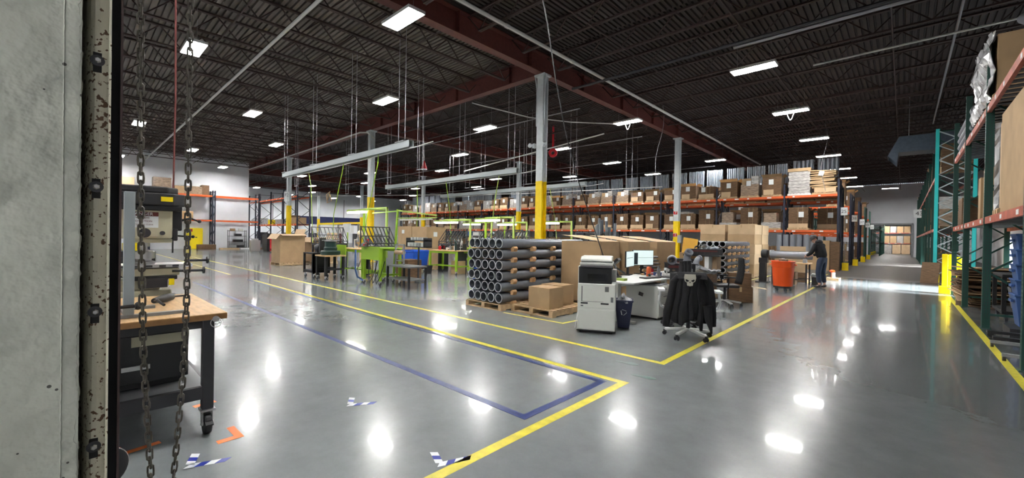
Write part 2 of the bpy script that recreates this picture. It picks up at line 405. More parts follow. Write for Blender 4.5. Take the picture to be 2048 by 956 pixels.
# bridging lines, sprinkler mains, conduits under the joists
def pipe(pts, r, m, name, label, cat='pipe', group=None, n=8):
    o = MB().path(pts, r, n).build(name, m, smooth=True); return tag(o, label, cat, group)
for x in (-6.1, -3.2, -.3): pipe([(x, -.2, 7.1), (x, 60, 7.1)], .02, 'joist', 'joist_bridging', f'thin dark red bridging bar under joists, {abs(x):.0f} metres in from aisle side', 'bridging', 'joist bridging', 6)
for x in (-13, -17, -25, -29): pipe([(x, 11.3, 7.1), (x, 60, 7.1)], .02, 'joist', 'joist_bridging', f'thin dark bridging bar deep in the hall, {abs(x)} metres from doorway side', 'bridging', 'joist bridging', 6)
for y in (3, 7): pipe([(-9.3, y, 7.13), (-43, y, 7.13)], .02, 'joist', 'joist_bridging', f'thin dark bridging bar crossing joists {y} metres into the hall', 'bridging', 'joist bridging', 6)
pipe([(-9.4, 4.05, 7.06), (-43, 4.05, 7.06)], .045, 'pipe_white', 'sprinkler_pipe', 'white pipe running beneath the joists away from the first red girder')
mb = MB()
k = 2.0
while k < 34: mb.path([(-7.7, k, 7.04), (-7.7, min(k+2.9, 34), 7.04)], .05); mb.path([(-7.7, k+2.86, 7.04), (-7.7, k+2.98, 7.04)], .06); k += 2.95
tag(mb.build('sprinkler_pipe', 'pipe_white', smooth=True), 'jointed white pipe running beside the first girder over the aisle bay', 'pipe')
pipe([(-9.0, 12.7, 6.98), (2.4, 12.7, 6.98)], .05, 'steel_dark', 'sprinkler_pipe', 'dark pipe crossing under the joists beside the nearest strip lamp')
pipe([(-3.6, 12.9, 6.96), (2.4, 12.9, 6.96)], .05, 'rod', 'conduit', 'grey conduit below the brightest lamp over the aisle')
pipe([(-2.1, 15.6, 6.9), (2.2, 15.6, 6.95)], .03, 'pipe_white', 'conduit', 'pale thin conduit ending over the aisle near the green rack')
pipe([(.9, 7.5, 6.98), (.9, 27, 6.98)], .03, 'rod', 'conduit', 'grey conduit lengthwise above the green storage rack')
pipe([(-20.75, 11.2, 6.6), (-20.9, 10.85, 6.9), (-21.5, 10.75, 6.98), (-33, 10.75, 6.98), (-42, 10.75, 6.98)], .04, 'pipe_white', 'conduit', 'white conduit from the top of the second column along the girder')
pipe([(-13, 11.3, 6.95), (-12.2, 14, 6.8), (-11, 15.5, 6.7), (-9.3, 17.5, 6.72)], .025, 'pipe_white', 'conduit', 'white sagging cable strung below the joists beyond the first column')
pipe([(-36, 13, 4.5), (-20, 21.6, 4.5), (-10, 23, 4.45)], .02, 'pipe_white', 'conduit', 'long thin white line crossing the hall at rail height')
pipe([(-9.5, 15.8, 6.0), (-22, 18.5, 5.9)], .03, 'pipe_white', 'conduit', 'pale pipe crossing behind the first column high up')
for i, (y, z) in enumerate([(13.8, 6.6), (19.2, 6.5), (25, 6.6), (30, 6.5)]):
    pipe([(-9.4, y, z), (-42, y, z)], .022, 'rod', 'conduit', f'thin grey conduit strung across the hall behind rail, {ORD[i]} counting from the doorway', group='high cross conduits')
# hung duct
d = MB().use('duct').box(-.2, 4.4, 24, 25.1, 5.32, 5.98)
for x in (.9, 2.0, 3.1): d.box(x-.02, x+.02, 23.97, 25.13, 5.29, 6.01)
d.xprism([(24, 5.32), (25.1, 5.32), (25.1, 5.98), (24, 5.98)], -.2, -.19)
t = T('air_duct', 'grey sheet metal air duct hung high above the green rack', 'air duct', (2, 24.5, 5.3))
for (mbx, nm) in ((d, 'trunk'),):
    o = mbx.build(nm); o.parent = t; o.location = (-2, -24.5, -5.3)
e = MB().use('duct'); e.add([(-.2, 24, 5.98), (-.2, 25.1, 5.98), (-.2, 25.1, 5.32), (-.2, 24, 5.32), (-.55, 24, 5.2), (-.55, 25.1, 5.2), (-.25, 25.1, 4.85), (-.25, 24, 4.85)][0:8],
    [(0, 1, 5, 4), (3, 7, 6, 2), (0, 4, 7, 3), (1, 2, 6, 5)]).box(-.56, -.54, 24, 25.1, 5.16, 5.2)
o = e.build('elbow_outlet'); o.parent = t; o.location = (-2, -24.5, -5.3)
o = MB().rod((0, -.3, .68), (0, -.3, 2.4), .012).rod((-1.9, -.3, .68), (-1.9, -.3, 2.4), .012).build('hanger', 'rod', t)

# ---------------------------------------------------------------- high bay lamps
def lamp_proto():
    t = T('ceiling_lamp', '', 'ceiling lamp', (0, 0, 0), group='hanging high bay lamps')
    mb = MB().use('white'); L, W, H = 1.22, .46, .06
    mb.box(-L/2, L/2, -W/2, -W/2+.012, 0, H).box(-L/2, L/2, W/2-.012, W/2, 0, H).box(-L/2, -L/2+.02, -W/2, W/2, 0, H).box(L/2-.02, L/2, -W/2, W/2, 0, H)
    mb.box(-L/2, L/2, -W/2, W/2, H, H+.012).box(-L/2, L/2, -.012, .012, -.004, H).box(-.2, .2, -.1, .1, H+.012, H+.07)
    mb.build('housing', None, t)
    MB().box(-L/2+.03, L/2-.03, -W/2+.02, -.025, .012, .02).box(-L/2+.03, L/2-.03, .025, W/2-.02, .012, .02).build('light_panel', 'lamp', t)
    r = MB()
    for x in (-.45, .45): r.rod((x, 0, H), (x, 0, 1.02), .004, 6)
    r.build('hanger', 'rod', t)
    return t
lp = lamp_proto()
POS = []
for X, ys, where in [(-3.4, (2.4, 8.4, 14.2, 19.9, 26, 31.6, 37.8, 43.4, 50.5), 'over the aisle'), (-9.1, (5.5, 17.15, 29.1), 'along the column line nearest the aisle'),
                 (-14.85, (2.4, 8.44, 13.75, 19.9, 25.8, 32.3), 'midway between first and second column lines'), (-21, (5.5, 17.3, 29.5), 'along the second column line'),
                 (-27.3, (2.3, 8.4, 20.6, 26.7), 'between second and third column lines'), (-33.4, (5.4, 17.6, 29.8), 'along the third column line'),
                 (-40.3, (2.4, 8.5, 14.6, 20.8, 26.8), 'beyond the third column line'), (-47.8, (18.4, 31.4), 'beyond the corner of the white wall'),
                 (-55.3, (15, 21.3, 27.7, 34.6), 'towards the end wall')]:
    for i, y in enumerate(ys): POS.append((X, y, f'{ORD[i]} lamp out in the row hung {where}'))
for i, (x, y, lb) in enumerate(POS):
    o = lp if i == 0 else dup(lp)
    dx = .18 if (x, y) == (-9.1, 5.5) else 0
    o.location = (x + dx, y, 6.7 if i else 6.7); o['label'] = 'bright white ' + lb
for x, y in ((.5, -3.1),):  # unseen lamp added behind the camera to light the door jamb
    o = dup(lp, (x, y, 6.7 if y > 0 else 4.2), ('added unseen lamp just outside the doorway' if x else 'added unseen lamp deeper outside the doorway') if y < 0 else 'x')
for i, (x, y) in enumerate(((-1, 54),)): dup(lp, (x, y, 6.7), 'single lamp added to brighten the far wall above the opening')  # extra lamp, added to brighten the far wall
for i, y in enumerate((14.6, 20.8, 26.8, 33)): dup(lp, (-61.6, y, 6.7), f'{ORD[i]} lamp in the row added to brighten the end wall')  # extra row of lamps added so the end wall is bright
for i, y in enumerate((64.5, 69.5, 74.5)): dup(lp, (-1.5, y, 4.5), f'{ORD[i]} added unseen lamp inside the room past the far opening')  # hidden lamps added to brighten the cartons past the opening
# loose conduit loops under some lamps
for i, (x, y) in enumerate([(-9.1, 17.15), (-3.4, 19.9)]):
    pts = [(x - .12 + .24*k/10, y, 6.66 - .28*math.sin(math.pi*k/10)) for k in range(11)]
    pipe(pts, .012, 'white', 'looped_cord', 'white cord looped below the aisle lamp that is second in view' if i else 'white cord looped below the lamp beside the first girder', 'cord', n=6)

# ---------------------------------------------------------------- columns
def column(x, y, yl, label, w=.27, box_sign=False, fittings=False):
    t = T('steel_column', label, 'column', (x, y, 0), group='building columns')
    mb = MB()
    def ring(z0, z1, m):
        mb.use(m).box(-w/2, w/2, -w/2, -w/2+.03, z0, z1).box(-w/2, w/2, w/2-.03, w/2, z0, z1).box(-.02, .02, -w/2+.03, w/2-.03, z0, z1)
    ring(0, yl, 'yellow'); ring(yl, 6.98, 'column_white'); mb.build('post', None, t)
    MB().box(-.22, .22, -.2, .2, 6.98, 7.035).build('cap_plate', 'column_white', t)
    MB().box(-.22, .22, -.22, .22, 0, .02).build('base_plate', 'yellow', t)
    if fittings:
        g = MB()
        for s in (-1, 1): g.path([(s*.17, -.1, 5.3), (s*.17, -.1, 6.55), (s*.2, -.1, 6.75), (s*.25, -.1, 7.0)], .025)
        g.build('conduit', 'column_white', t, smooth=True)
        for s in (-1, 1):
            e = MB().use('column_white').obox((s*.2, -.16, 4.62), (.1, .12, .14), (0, s*.3, 0)).lathe([(.02, 0), (.07, .03), (.075, .1), (.05, .13)], 12, (s*.29, -.2, 4.6), (R(60), 0, s*R(35)))
            e.build('floodlight', None, t)
    return t
column(-9.1, 11.1, 3.4, 'white steel column with yellow lower half behind the grey pipe pallet', fittings=True)
c2 = column(-9.1, 22.9, 2.48, 'white and yellow column standing behind the desk with red letter signs')
for z, m in ((2.93, 'F'), (1.72, 'E')):
    s = MB().use('paper').box(-.13, .13, -.003, 0, -.1, .1).use('red').box(-.115, .115, -.006, -.003, -.085, .085).build('letter_sign', None, c2)
    s.location = (.0, -.15, z); s.rotation_euler = (0, 0, R(15)); text(m, .17, s, (0, -.008, 0), (R(90), 0, 0), 'paper')
MB().box(.12, .3, -.2, -.05, 1.3, 1.72).build('switch_box', 'grey', c2, bevel=.01)
column(-20.9, 11.1, 3.48, 'yellow and white column rising behind the green workbench with frame')
c4 = column(-33.1, 11.1, 3.5, 'yellow and white column beside the dark blue corner rack')
s = MB().use('paper').box(-.2, .2, -.01, 0, -.35, .35).build('sign_board', None, c4); s.location = (0.05, -.17, 4.15); s.rotation_euler = (0, 0, R(40))
text('F2', .3, s, (0, -.012, .1), (R(90), 0, 0), 'black')
column(-20.9, 22.9, 3.35, 'slim yellow and white column behind the grey pipe ends')
column(-33.1, 22.9, 3.4, 'yellow and white column behind the work lamp and blue bin')
column(-45.2, 22.9, 3.4, 'distant white column seen between hanging rails')
column(-9.1, 35.2, 3.4, 'column standing among the stored loads of the long rack')
column(-57.2, 22.9, 3.4, 'farthest white column near the end wall')

# ---------------------------------------------------------------- hanging tool rails
def rail(x0, x1, y, z, label, rods, bal):
    t = T('hanging_rail', label, 'overhead rail', ((x0+x1)/2, y, z), group='hanging tool rails'); L = x1-x0
    mb = MB().box(-L/2, L/2, -.08, -.07, 0, .2).box(-L/2, L/2, .07, .08, 0, .2).box(-L/2, L/2, -.08, .08, .19, .2).box(-L/2, L/2, -.08, -.03, 0, .01).box(-L/2, L/2, .03, .08, 0, .01)
    mb.build('track', 'galv_light', t)
    for r in rods:
        q = MB()
        for dx in (-.17, .17): q.rod((r + dx, 0, .2), (r + dx, 0, 7.72 - z), .011, 6)
        q.box(r-.22, r+.22, -.1, .1, .2, .225); q.build('rod_hanger', 'rod', t)
    MB().path([(-L/2+.1, 0, -.03), (0, .0, -.06), (L/2+.3, 0, -.02), (L/2 + .9, .1, .05)], .012, 6).build('cable', 'pipe_white', t)
    return t
mat('galv_light', (.36, .4, .41), .45, .2)
rail(-20.4, -10.2, 6.62, 3.98, 'grey overhead tool rail hung over the green benches nearest the doorway', (-4.9, -1.7, 1.6, 4.6), 0)
rail(-20.6, -10.9, 11.85, 3.95, 'grey overhead tool rail passing just in front of the slim yellow column', (-4.6, -1.6, 1.5, 4.5), 0)
rail(-22.4, -11.1, 16.9, 3.98, 'grey overhead tool rail farthest from the doorway, near the long rack', (-4.6, -1.6, 1.5, 4.9), 0)
def hung(pts, r, m, name, label, cat):
    return pipe(pts, r, m, name, label, cat, n=6)
hung([(-17.5, 6.6, 3.9), (-17.4, 6.65, 3.4), (-17.2, 6.7, .5)], .018, 'lime_pale', 'air_hose', 'pale green air hose dropping straight from the nearest rail by gaylord boxes', 'air hose')
hung([(-14.4, 6.6, 3.95), (-14.45, 6.6, 3.8), (-15.6, 6.8, 2.2), (-15.9, 6.9, 1.0)], .015, 'lime', 'air_hose', 'green hose slanting from the rail towards the bench with machine', 'air hose')
hung([(-12.0, 6.6, 3.98), (-12.0, 6.6, 3.75), (-12.8, 6.7, 2.2), (-13.3, 6.8, 1.2)], .015, 'lime', 'air_hose', 'green hose slanting past the tall yellow column', 'air hose')
hung([(-17.6, 11.8, 3.95), (-17.55, 11.8, 2.5), (-17.6, 11.8, .9)], .02, 'lime', 'air_hose', 'green hose hanging over the blue bin', 'air hose')
hung([(-15.3, 11.8, 3.95), (-15, 11.8, 2.7), (-14.5, 11.5, 1.5), (-14.3, 11.2, 1.0)], .015, 'lime', 'air_hose', 'green hose curving down behind the bench with round lamp', 'air hose')
hung([(-11.9, 11.85, 3.95), (-12.3, 12, 2.9), (-12.7, 12.2, 1.2)], .02, 'lime_pale', 'air_hose', 'pale hose hanging above the row of grey pipe ends', 'air hose')
hung([(-13.2, 16.8, 3.98), (-12.7, 16.6, 2.5), (-12.4, 16.4, 1.4)], .014, 'lime_pale', 'air_hose', 'pale green hose dropping beside the thick yellow column', 'air hose')
hung([(-26.0, 11.1, 4.1), (-26.3, 11, 3.9), (-26.2, 11, 3.4), (-25.8, 11.1, 3.5), (-26.1, 11.1, 4.0), (-26.35, 11.1, 3.6)], .03, 'tape', 'coiled_hose', 'coil of tan hose hung beside the corner rack column', 'hose')
for i, (a, b, lb) in enumerate([((-4.65, 4.5, 7.72), (-4.25, 7.2, .8), 'black power cable hanging from roof to desk behind copier'),
                         ((-8.3, 19, 7.72), (-8.6, 19, 3.9), 'pale cable hanging beside the column with letter signs'),
                         ((-3.1, 27.2, 7.72), (-3.15, 27.5, 4.2), 'thin cable hanging in front of the leaning carton stack')]):
    m = [(Vector(a)*(1-k/8) + Vector(b)*(k/8) + Vector((.12*math.sin(k*.9), 0, 0))) for k in range(9)]
    pipe(m, .012 if i else .01, 'rod' if i else 'steel_dark', 'hanging_cable', lb, 'cable', n=6)
for i, (x, y) in enumerate([(-14, 9.5), (-17.3, 14.8), (-13.5, 15.5), (-24, 14), (-26.5, 12.4), (-19.2, 20.3), (-15.6, 22.5), (-12.2, 24), (-29.5, 10.4), (-24.6, 8.6), (-10.8, 20.6), (-30.5, 19.4)]):
    q = MB()
    for dx in (-.17, .17): q.rod((dx, 0, 0), (dx, 0, 3.62), .01, 6)
    q.box(-.2, .2, -.03, .03, -.02, 0)
    o = q.build('rod_hanger_pair', 'rod'); o.name = 'threaded_hanger'; o.location = (x, y, 4.1)
    tag(o, f'twin threaded rods hanging from the roof, {ORD[i]} of the loose sets counted from doorway', 'hanger rod', 'loose hanger rods')
r = MB().lathe([(.22, -.06), (.24, -.06), (.24, .06), (.22, .06), (.1, .05), (.1, -.05)], 24, (0, 0, 0), (R(90), 0, R(30)), close=True).box(-.04, .04, -.04, .04, .2, 1.5)
o = r.build('hose_reel', 'red'); o.location = (-14.2, 18.3, 6.15); tag(o, 'red hose reel hung under the roof between columns', 'hose reel')
o = MB().use('red').lathe([(.02, .5), (.16, .1), (.17, 0)], 12).use('white').lathe([(.17, 0), (.17, -.06), (.02, -.08)], 12).build('warning_beacon'); o.location = (-21.5, 14.9, 5.55); tag(o, 'red and white beacon hung over the second column', 'beacon')
MBb = MB().rod((0, 0, .5), (0, 0, 2.15), .01).build('stem', 'rod', o)

# ---------------------------------------------------------------- pallet racks
def rack(label, posts, face, depth, axis, levels, h, pm, bm, heights=None, deck=True, tags=True, holes=False, guard=None, group=None, wide=.09):
    """axis 'x': posts are X values, face is the front Y.  axis 'y': posts are Y values, face is the front X."""
    ox, oy = ((posts[0], face) if axis == 'x' else (face, posts[0]))
    t = T('pallet_rack', label, 'pallet rack', (ox, oy, 0), group=group)
    def P(a, d, z): return (a - posts[0], d, z) if axis == 'x' else (d, a - posts[0], z)
    for i, a in enumerate(posts):
        H = heights[i] if heights else h; mb = MB().use(pm)
        for d in (.04, depth-.04):
            x, y, z = P(a, d, 0); hw = wide/2
            mb.box(x-hw, x+hw, y-hw, y+hw, 0, H).box(x-.07, x+.07, y-.07, y+.07, 0, .012)
        z = .25; s = 0
        while z < H-.5:
            z2 = min(z+.75, H-.1)
            if s % 2: mb.bar(P(a, .06, z), P(a, depth-.06, z2), .035)
            else: mb.bar(P(a, depth-.06, z), P(a, .06, z2), .035)
            z = z2; s += 1
        mb.bar(P(a, .06, H-.1), P(a, depth-.06, H-.1), .035).bar(P(a, .06, .25), P(a, depth-.06, .25), .035)
        if holes:
            mb.use('steel_dark'); z = .2
            while z < H-.1:
                x, y, _ = P(a, .04, 0)
                for s in (-.018, .018):
                    if axis == 'y': mb.box(x-hw-.0015, x-hw, y+s-.006, y+s+.006, z, z+.022).box(x+s-.006, x+s+.006, y-hw-.0015, y-hw, z, z+.022)
                    else: mb.box(x+s-.006, x+s+.006, y-hw-.0015, y-hw, z, z+.022)
                z += .051
        mb.build('upright_frame', None, t)
        if guard:
            x, y, _ = P(a, .04, 0)
            MB().box(x-.1, x+.1, y-.1, y+.1, 0, .35).build('post_guard', guard, t)
    for i in range(len(posts)-1):
        a0, a1 = sorted((posts[i], posts[i+1])); a0 += .045; a1 -= .045
        for lv in levels:
            for d in (0, depth-.05):
                mb = MB().use(bm); x0, y0, _ = P(a0, d, 0); x1, y1, _ = P(a1, d+.05, 0)
                mb.box(min(x0, x1), max(x0, x1), min(y0, y1), max(y0, y1), lv-.12, lv)
                if tags and d == 0:
                    mb.use('paper'); k = a0 + .35
                    while k < a1-.2:
                        x, y, _ = P(k, 0, 0); w = random.choice((.1, .16, .22))
                        if axis == 'x': mb.box(x, x+w, y-.003, y, lv-.095, lv-.03)
                        else: mb.box(x-.003, x, y, y+w, lv-.095, lv-.03)
                        k += random.uniform(.6, 1.3)
                mb.build('beam', None, t)
            if deck:
                x0, y0, _ = P(a0, .05, 0); x1, y1, _ = P(a1, depth-.05, 0)
                mb = MB()
                n = 12
                for k in range(n):
                    aa = a0 + (a1-a0)*(k+.5)/n; q0 = P(aa-.06, .05, 0); q1 = P(aa+.06, depth-.05, 0)
                    mb.box(q0[0], q1[0], q0[1], q1[1], lv-.03, lv-.005)
                mb.build('deck', 'steel_dark', t)
    return t
XP = [-2.54, -4.98, -8.6, -12.2, -15.85, -19.5, -23.15, -26.8, -30.45, -34.1, -37.75, -41.4, -45.0]
rack('long orange-beamed pallet rack with dark uprights facing the work area', XP, 27.9, 1.07, 'x', (2.12, 4.05), 4.75, 'navy', 'orange', heights=[4.85]+[4.7]*12)
rack('orange-beamed pallet rack standing back to back behind the long rack', XP[:10], 29.25, 1.07, 'x', (2.12, 3.8), 4.6, 'navy', 'orange')
for i, y in enumerate((34.2, 35.6, 41.0, 42.4, 47.8, 49.2, 54.8)):
    rack(f'{ORD[i]} orange-beamed rack end past the double long rack, down the aisle', [-2.5, -6.15], y, 1.07, 'x', (2.12, 3.8), 4.6, 'green_dark' if i > 3 else 'navy', 'orange', group='rack ends down the aisle')
for i, (y, n) in enumerate(((27.95, '25'), (34.3, '38'), (41.05, '37'), (47.9, '35'), (54.9, '33'))):
    t = T('aisle_sign', f'white numbered aisle sign on the {ORD[i]} rack end post down the aisle', 'sign', (-2.44, y, 3.0 if i else 3.1)); rz = R(20)
    t.rotation_euler = (0, 0, rz)
    MB().box(-.02, .3, -.006, .0, -.2, .22).build('panel', 'paper', t); text(n, .24, t, (.14, -.009, 0), (R(90), 0, 0), 'black')
    MB().box(-.06, .0, -.02, .02, -.25, .25).build('bracket', 'navy', t)
for i, y in enumerate((27.94, 34.24, 41.04, 47.84)):
    o = MB().box(-.13, .13, -.13, .13, 0, .4).box(-.14, .14, -.14, .14, 0, .03).build('post_guard', 'yellow'); o.name = 'corner_protector'; o.location = (-2.2, y, 0)
    tag(o, f'yellow steel floor guard at the foot of the {ORD[i]} rack end', 'post guard')
# aisle-side dark vertical strapping / wrapped post at the rack end
t = T('wrapped_roll', 'black wrapped pole leaning at the end post of the long rack', 'pole', (-2.62, 27.6, 0))
MB().rod((0, 0, 0), (.12, .05, 1.95), .05, 10).build('pole', 'black', t, smooth=True); MB().rod((.06, .02, 1.0), (.075, .03, 1.25), .054, 10).build('label_band', 'paper', t)

# ---------------------------------------------------------------- loads on racks
def pallet_mesh(mb, w, d, h=.12, m='pallet'):
    mb.use(m)
    for k in range(3): y = -d/2 + .05 + k*(d-.1)/2; mb.box(-w/2, w/2, y-.045, y+.045, .015, h-.018)
    n = 7
    for k in range(n): x = -w/2 + (w/n)*(k+.1); mb.box(x, x + w/n*.75, -d/2, d/2, h-.018, h)
    for x in (-w/2, -.05, w/2-.1): mb.box(x, x+.1, -d/2, d/2, 0, .015)
    return mb
def load_kind(kind, w, h):
    t = T('carton_load', '', 'pallet load'); d = .95
    pallet_mesh(MB(), w, d).build('pallet', None, t)
    rnd = random.Random(kind*31 + int(h*100))
    if kind == 0:      # bundled flat dark cartons with a light carton at the base
        n = int((h-.14)/.055); mb = MB().use('card_dark')
        for k in range(n):
            j = rnd.uniform(-.015, .015); mb.box(-w/2+.04+j, w/2-.04+j, -d/2+.1+j, d/2, .13+k*.055, .13+k*.055+.05)
        mb.build('flat_cartons', None, t)
        MB().box(-w/2+.05, w/2-.05, -d/2, -d/2+.1, .12, .36).build('front_carton', 'card_light', t)
        MB().box(-.02, -.01, -d/2+.08, d/2, .1, h+.005).box(.2, .21, -d/2+.08, d/2, .1, h+.005).build('strap', 'tape', t)
    elif kind == 1:    # white wrapped stack
        n = int(h/.25)
        mb = MB().use('wrapped_white')
        for k in range(n):
            for a in (-1, 1): j = rnd.uniform(-.02, .02); mb.box(min(0, a*(w/2-.02))+.01+j, max(0, a*(w/2-.02))-.01+j, -d/2+.02, d/2-.02, .12+k*(h-.12)/n, .12+(k+.96)*(h-.12)/n)
        mb.build('wrapped_cartons', None, t)
    elif kind == 2:    # tan gaylord with open flaps
        mb = MB().use('card_dark').box(-w/2+.03, w/2-.03, -d/2+.05, d/2, .12, h-.15)
        mb.use('card').add([(-w/2+.03, -d/2+.05, h-.15), (w/2-.03, -d/2+.05, h-.15), (w/2+.02, -d/2-.1, h), (-w/2-.02, -d/2-.1, h)], [(0, 1, 2, 3), (3, 2, 1, 0)])
        mb.add([(w/2-.03, -d/2+.05, h-.15), (w/2-.03, d/2, h-.15), (w/2+.14, d/2, h-.02), (w/2+.14, -d/2+.05, h-.02)], [(0, 1, 2, 3), (3, 2, 1, 0)])
        mb.build('open_carton', None, t)
        MB().box(-w/2+.1, .1, -d/2-.03, -d/2+.05, .12, .42).build('front_carton', 'card_light', t)
    elif kind == 3:    # brown stack with odd boxes on top
        mb = MB().use('wrapped').box(-w/2+.03, w/2-.03, -d/2+.03, d/2-.03, .12, h*.62)
        mb.build('wrapped_cartons', None, t)
        m2 = MB().use('card').box(-w/2+.08, .05, -d/2+.1, d/2-.1, h*.62, h*.9).use('wrapped_white').box(.08, w/2-.05, -d/2+.06, d/2-.2, h*.62, h)
        m2.build('loose_cartons', None, t)
    elif kind == 4:    # flat white bundles
        mb = MB().use('wrapped_white').box(-w/2+.01, w/2-.01, -d/2+.01, d/2, .12, .45).use('wrapped').box(-w/2+.12, w/2-.25, -d/2+.1, d/2-.1, .45, h)
        mb.build('flat_bundles', None, t)
    if kind != 4:
        x = rnd.uniform(-.3, .1); MB().box(x, x+.24, -d/2-.012 if kind != 2 else -d/2+.03, -d/2+.005 if kind != 2 else -d/2+.048, h*.55, h*.55+.3).build('paper_label', 'paper', t)
    return t
KN = {0: 'dark strapped flat cartons with light front carton', 1: 'white shrink-wrapped carton stack', 2: 'dark open carton with raised flaps',
      3: 'mixed brown and white wrapped boxes', 4: 'low pale wrapped bundles'}
PROTO = {}
def put_load(kind, w, h, x, y, z, label, rz=0, group=None, ):
    key = (kind, round(w, 2), round(h, 1))
    if key not in PROTO: PROTO[key] = o = load_kind(kind, w, round(h, 1))
    else: o = dup(PROTO[key])
    o.location = (x, y, z); o.rotation_euler = (0, 0, rz); o['label'] = label; o['category'] = 'pallet load'
    if group: o['group'] = group
    return o
rr = random.Random(5)
POSN = ['start of', 'middle of', 'end of']
for b in range(len(XP)-1):
    x1, x0 = XP[b]-.08, XP[b+1]+.08; n = 2 if b == 0 else 3; w = (x1-x0)/n
    for lv, z in (('lower', 2.12), ('upper', 4.05)):
        for k in range(n):
            x = x1 - w*(k+.5); kind = rr.choices((0, 1, 2, 3, 4), (5, 2, 3, 2, 1) if lv == 'upper' else (5, 3, 1, 2, 2))[0]; h = rr.choice((.9, 1.0, 1.1)) if lv == 'upper' else rr.choice((1.1, 1.2, 1.3))
            if b == 0 and lv == 'upper': continue
            if b == 0 and lv == 'lower':
                if k == 0: continue
                kind, h = 0, 1.3
            if b == 1 and lv == 'lower': kind, h = ((4, 1.0), (0, 1.4), (4, 1.1))[k]
            if b == 1 and lv == 'upper': kind, h = ((2, 1.3), (3, 1.3), (2, 1.2))[k]
            if kind == 4 and lv == 'upper': kind = 2
            put_load(kind, round(w-.14, 2), h, x, 28.42, z, f'{KN[kind]}, {lv} beam, {POSN[k if n == 3 else k*2].split()[0]} of {ORD[b]} bay', rr.uniform(-.03, .03), 'loads on the long rack')
# the two loads over the end bay
t = T('carton_load', 'tall white-wrapped carton stack under a cardboard lid near the rack end, upper beam', 'pallet load', (-4.3, 28.42, 4.05), group='loads on the long rack')
pallet_mesh(MB(), 1.1, .95, m='white').build('pallet', None, t)
mb = MB()
for k in range(7): j = .02*math.sin(k*2.1); mb.box(-.5+j, .5+j, -.45, .45, .12+k*.175, .12+(k+.95)*.175)
mb.build('wrapped_cartons', 'wrapped_white', t); MB().box(-.55, .53, -.48, .48, 1.36, 1.53).build('lid', 'card', t)
t = T('carton_load', 'leaning bowed stack of flat tan cartons at the rack end, upper beam', 'pallet load', (-3.15, 28.42, 4.05), group='loads on the long rack')
pallet_mesh(MB(), 1.1, .95).build('pallet', None, t)
mb = MB().use('card'); 
for k in range(17): j = -.18*math.sin(k/17*3) ; mb.obox((j + .04*math.sin(k*5), 0, .4 + k*.052), (1.15, .85, .044), (0, R(6*math.sin(k*1.7)), R(3*math.sin(k*3.1))))
mb.obox((-.12, 0, 1.3), (1.25, .95, .05), (0, R(4), 0)); mb.build('flat_cartons', None, t)
MB().box(-.45, .5, -.49, -.4, .12, .36).build('front_carton', 'card_light', t); MB().obox((-.15, -.5, 1.15), (.22, .01, .26), (R(-12), R(10), 0)).build('paper_label', 'paper', t)
# grey tubes standing in cartons on the back rack
def tube_load(r, n, h, hc):
    t = T('tube_carton', '', 'tube load')
    pallet_mesh(MB(), 1.1, .95).build('pallet', None, t)
    MB().box(-.52, .52, -.47, .47, .12, hc).build('carton', 'card_dark', t)
    mb = MB(); 
    for i in range(n):
        for j in range(2):
            x = -.5 + r + i*(1.0-2*r)/(n-1); mb.rod((x, -.44 + r + j*.1, hc-.02), (x + .01*math.sin(i*3), -.44 + r + j*.1, h - .03*abs(math.sin(i*7))), r*.92, 10)
    mb.build('grey_tube_cluster', 'tube', t, smooth=True)
    return t
tl = tube_load(.05, 9, 2.35, 1.15); first = True
for b in range(0, 12):
    x1, x0 = XP[b]-.05, XP[b+1]+.05; n = 2 if b == 0 else 3; w = (x1-x0)/n
    for k in range(n):
        if b in (7, 9) and k == 1: continue
        x = x1 - w*(k+.5)
        if b == 0: o = tube_load(.1, 5, 2.45, 1.3)
        elif first: o = tl; first = False
        else: o = dup(tl)
        o.location = (x, 29.85, 3.8 if b < 9 else 3.8); o['label'] = f'grey tubes standing in carton on rear rack, {POSN[k if n == 3 else 2*k].split()[0]} of {ORD[b]} bay'; o['group'] = 'tube cartons on the rear rack'
rack('orange-beamed rear rack continuing behind the far half of the long rack', XP[9:], 29.25, 1.07, 'x', (3.8,), 4.6, 'navy', 'orange', deck=False)
# second row, lower level and ground level loads
for b in range(0, 7):
    for k in range(2):
        x1, x0 = XP[b], XP[b+1]; x = x1 - (x1-x0)*(k+.5)/2
        put_load(rr.choice((0, 1, 2)), 1.0, 1.3, x, 29.8, 2.12, f'carton load on the rear rack lower beam, {("aisle side", "far side")[k]} of {ORD[b]} bay', 0, 'loads on the rear rack')
for b in range(0, 12):
    n = 2 if b == 0 else 3
    for k in range(n):
        if b == 0 and k == 1: continue
        x1, x0 = XP[b], XP[b+1]; x = x1 - (x1-x0)*(k+.5)/n
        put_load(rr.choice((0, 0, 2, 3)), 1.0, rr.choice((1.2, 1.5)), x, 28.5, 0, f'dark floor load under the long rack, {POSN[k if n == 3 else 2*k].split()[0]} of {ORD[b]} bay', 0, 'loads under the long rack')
# loads at the rack ends down the aisle
for i, y in enumerate((34.7, 41.5, 48.3, 55.3)):
    for lv, z in (('floor', 0), ('lower', 2.12), ('upper', 3.8)):
        put_load(rr.choice((0, 2, 3)), 1.0, 1.5 if lv != 'upper' else 1.7, -3.25, y, z, f'carton load at {lv} level in the {ORD[i]} rack end down the aisle', 0, 'loads in the rack ends')
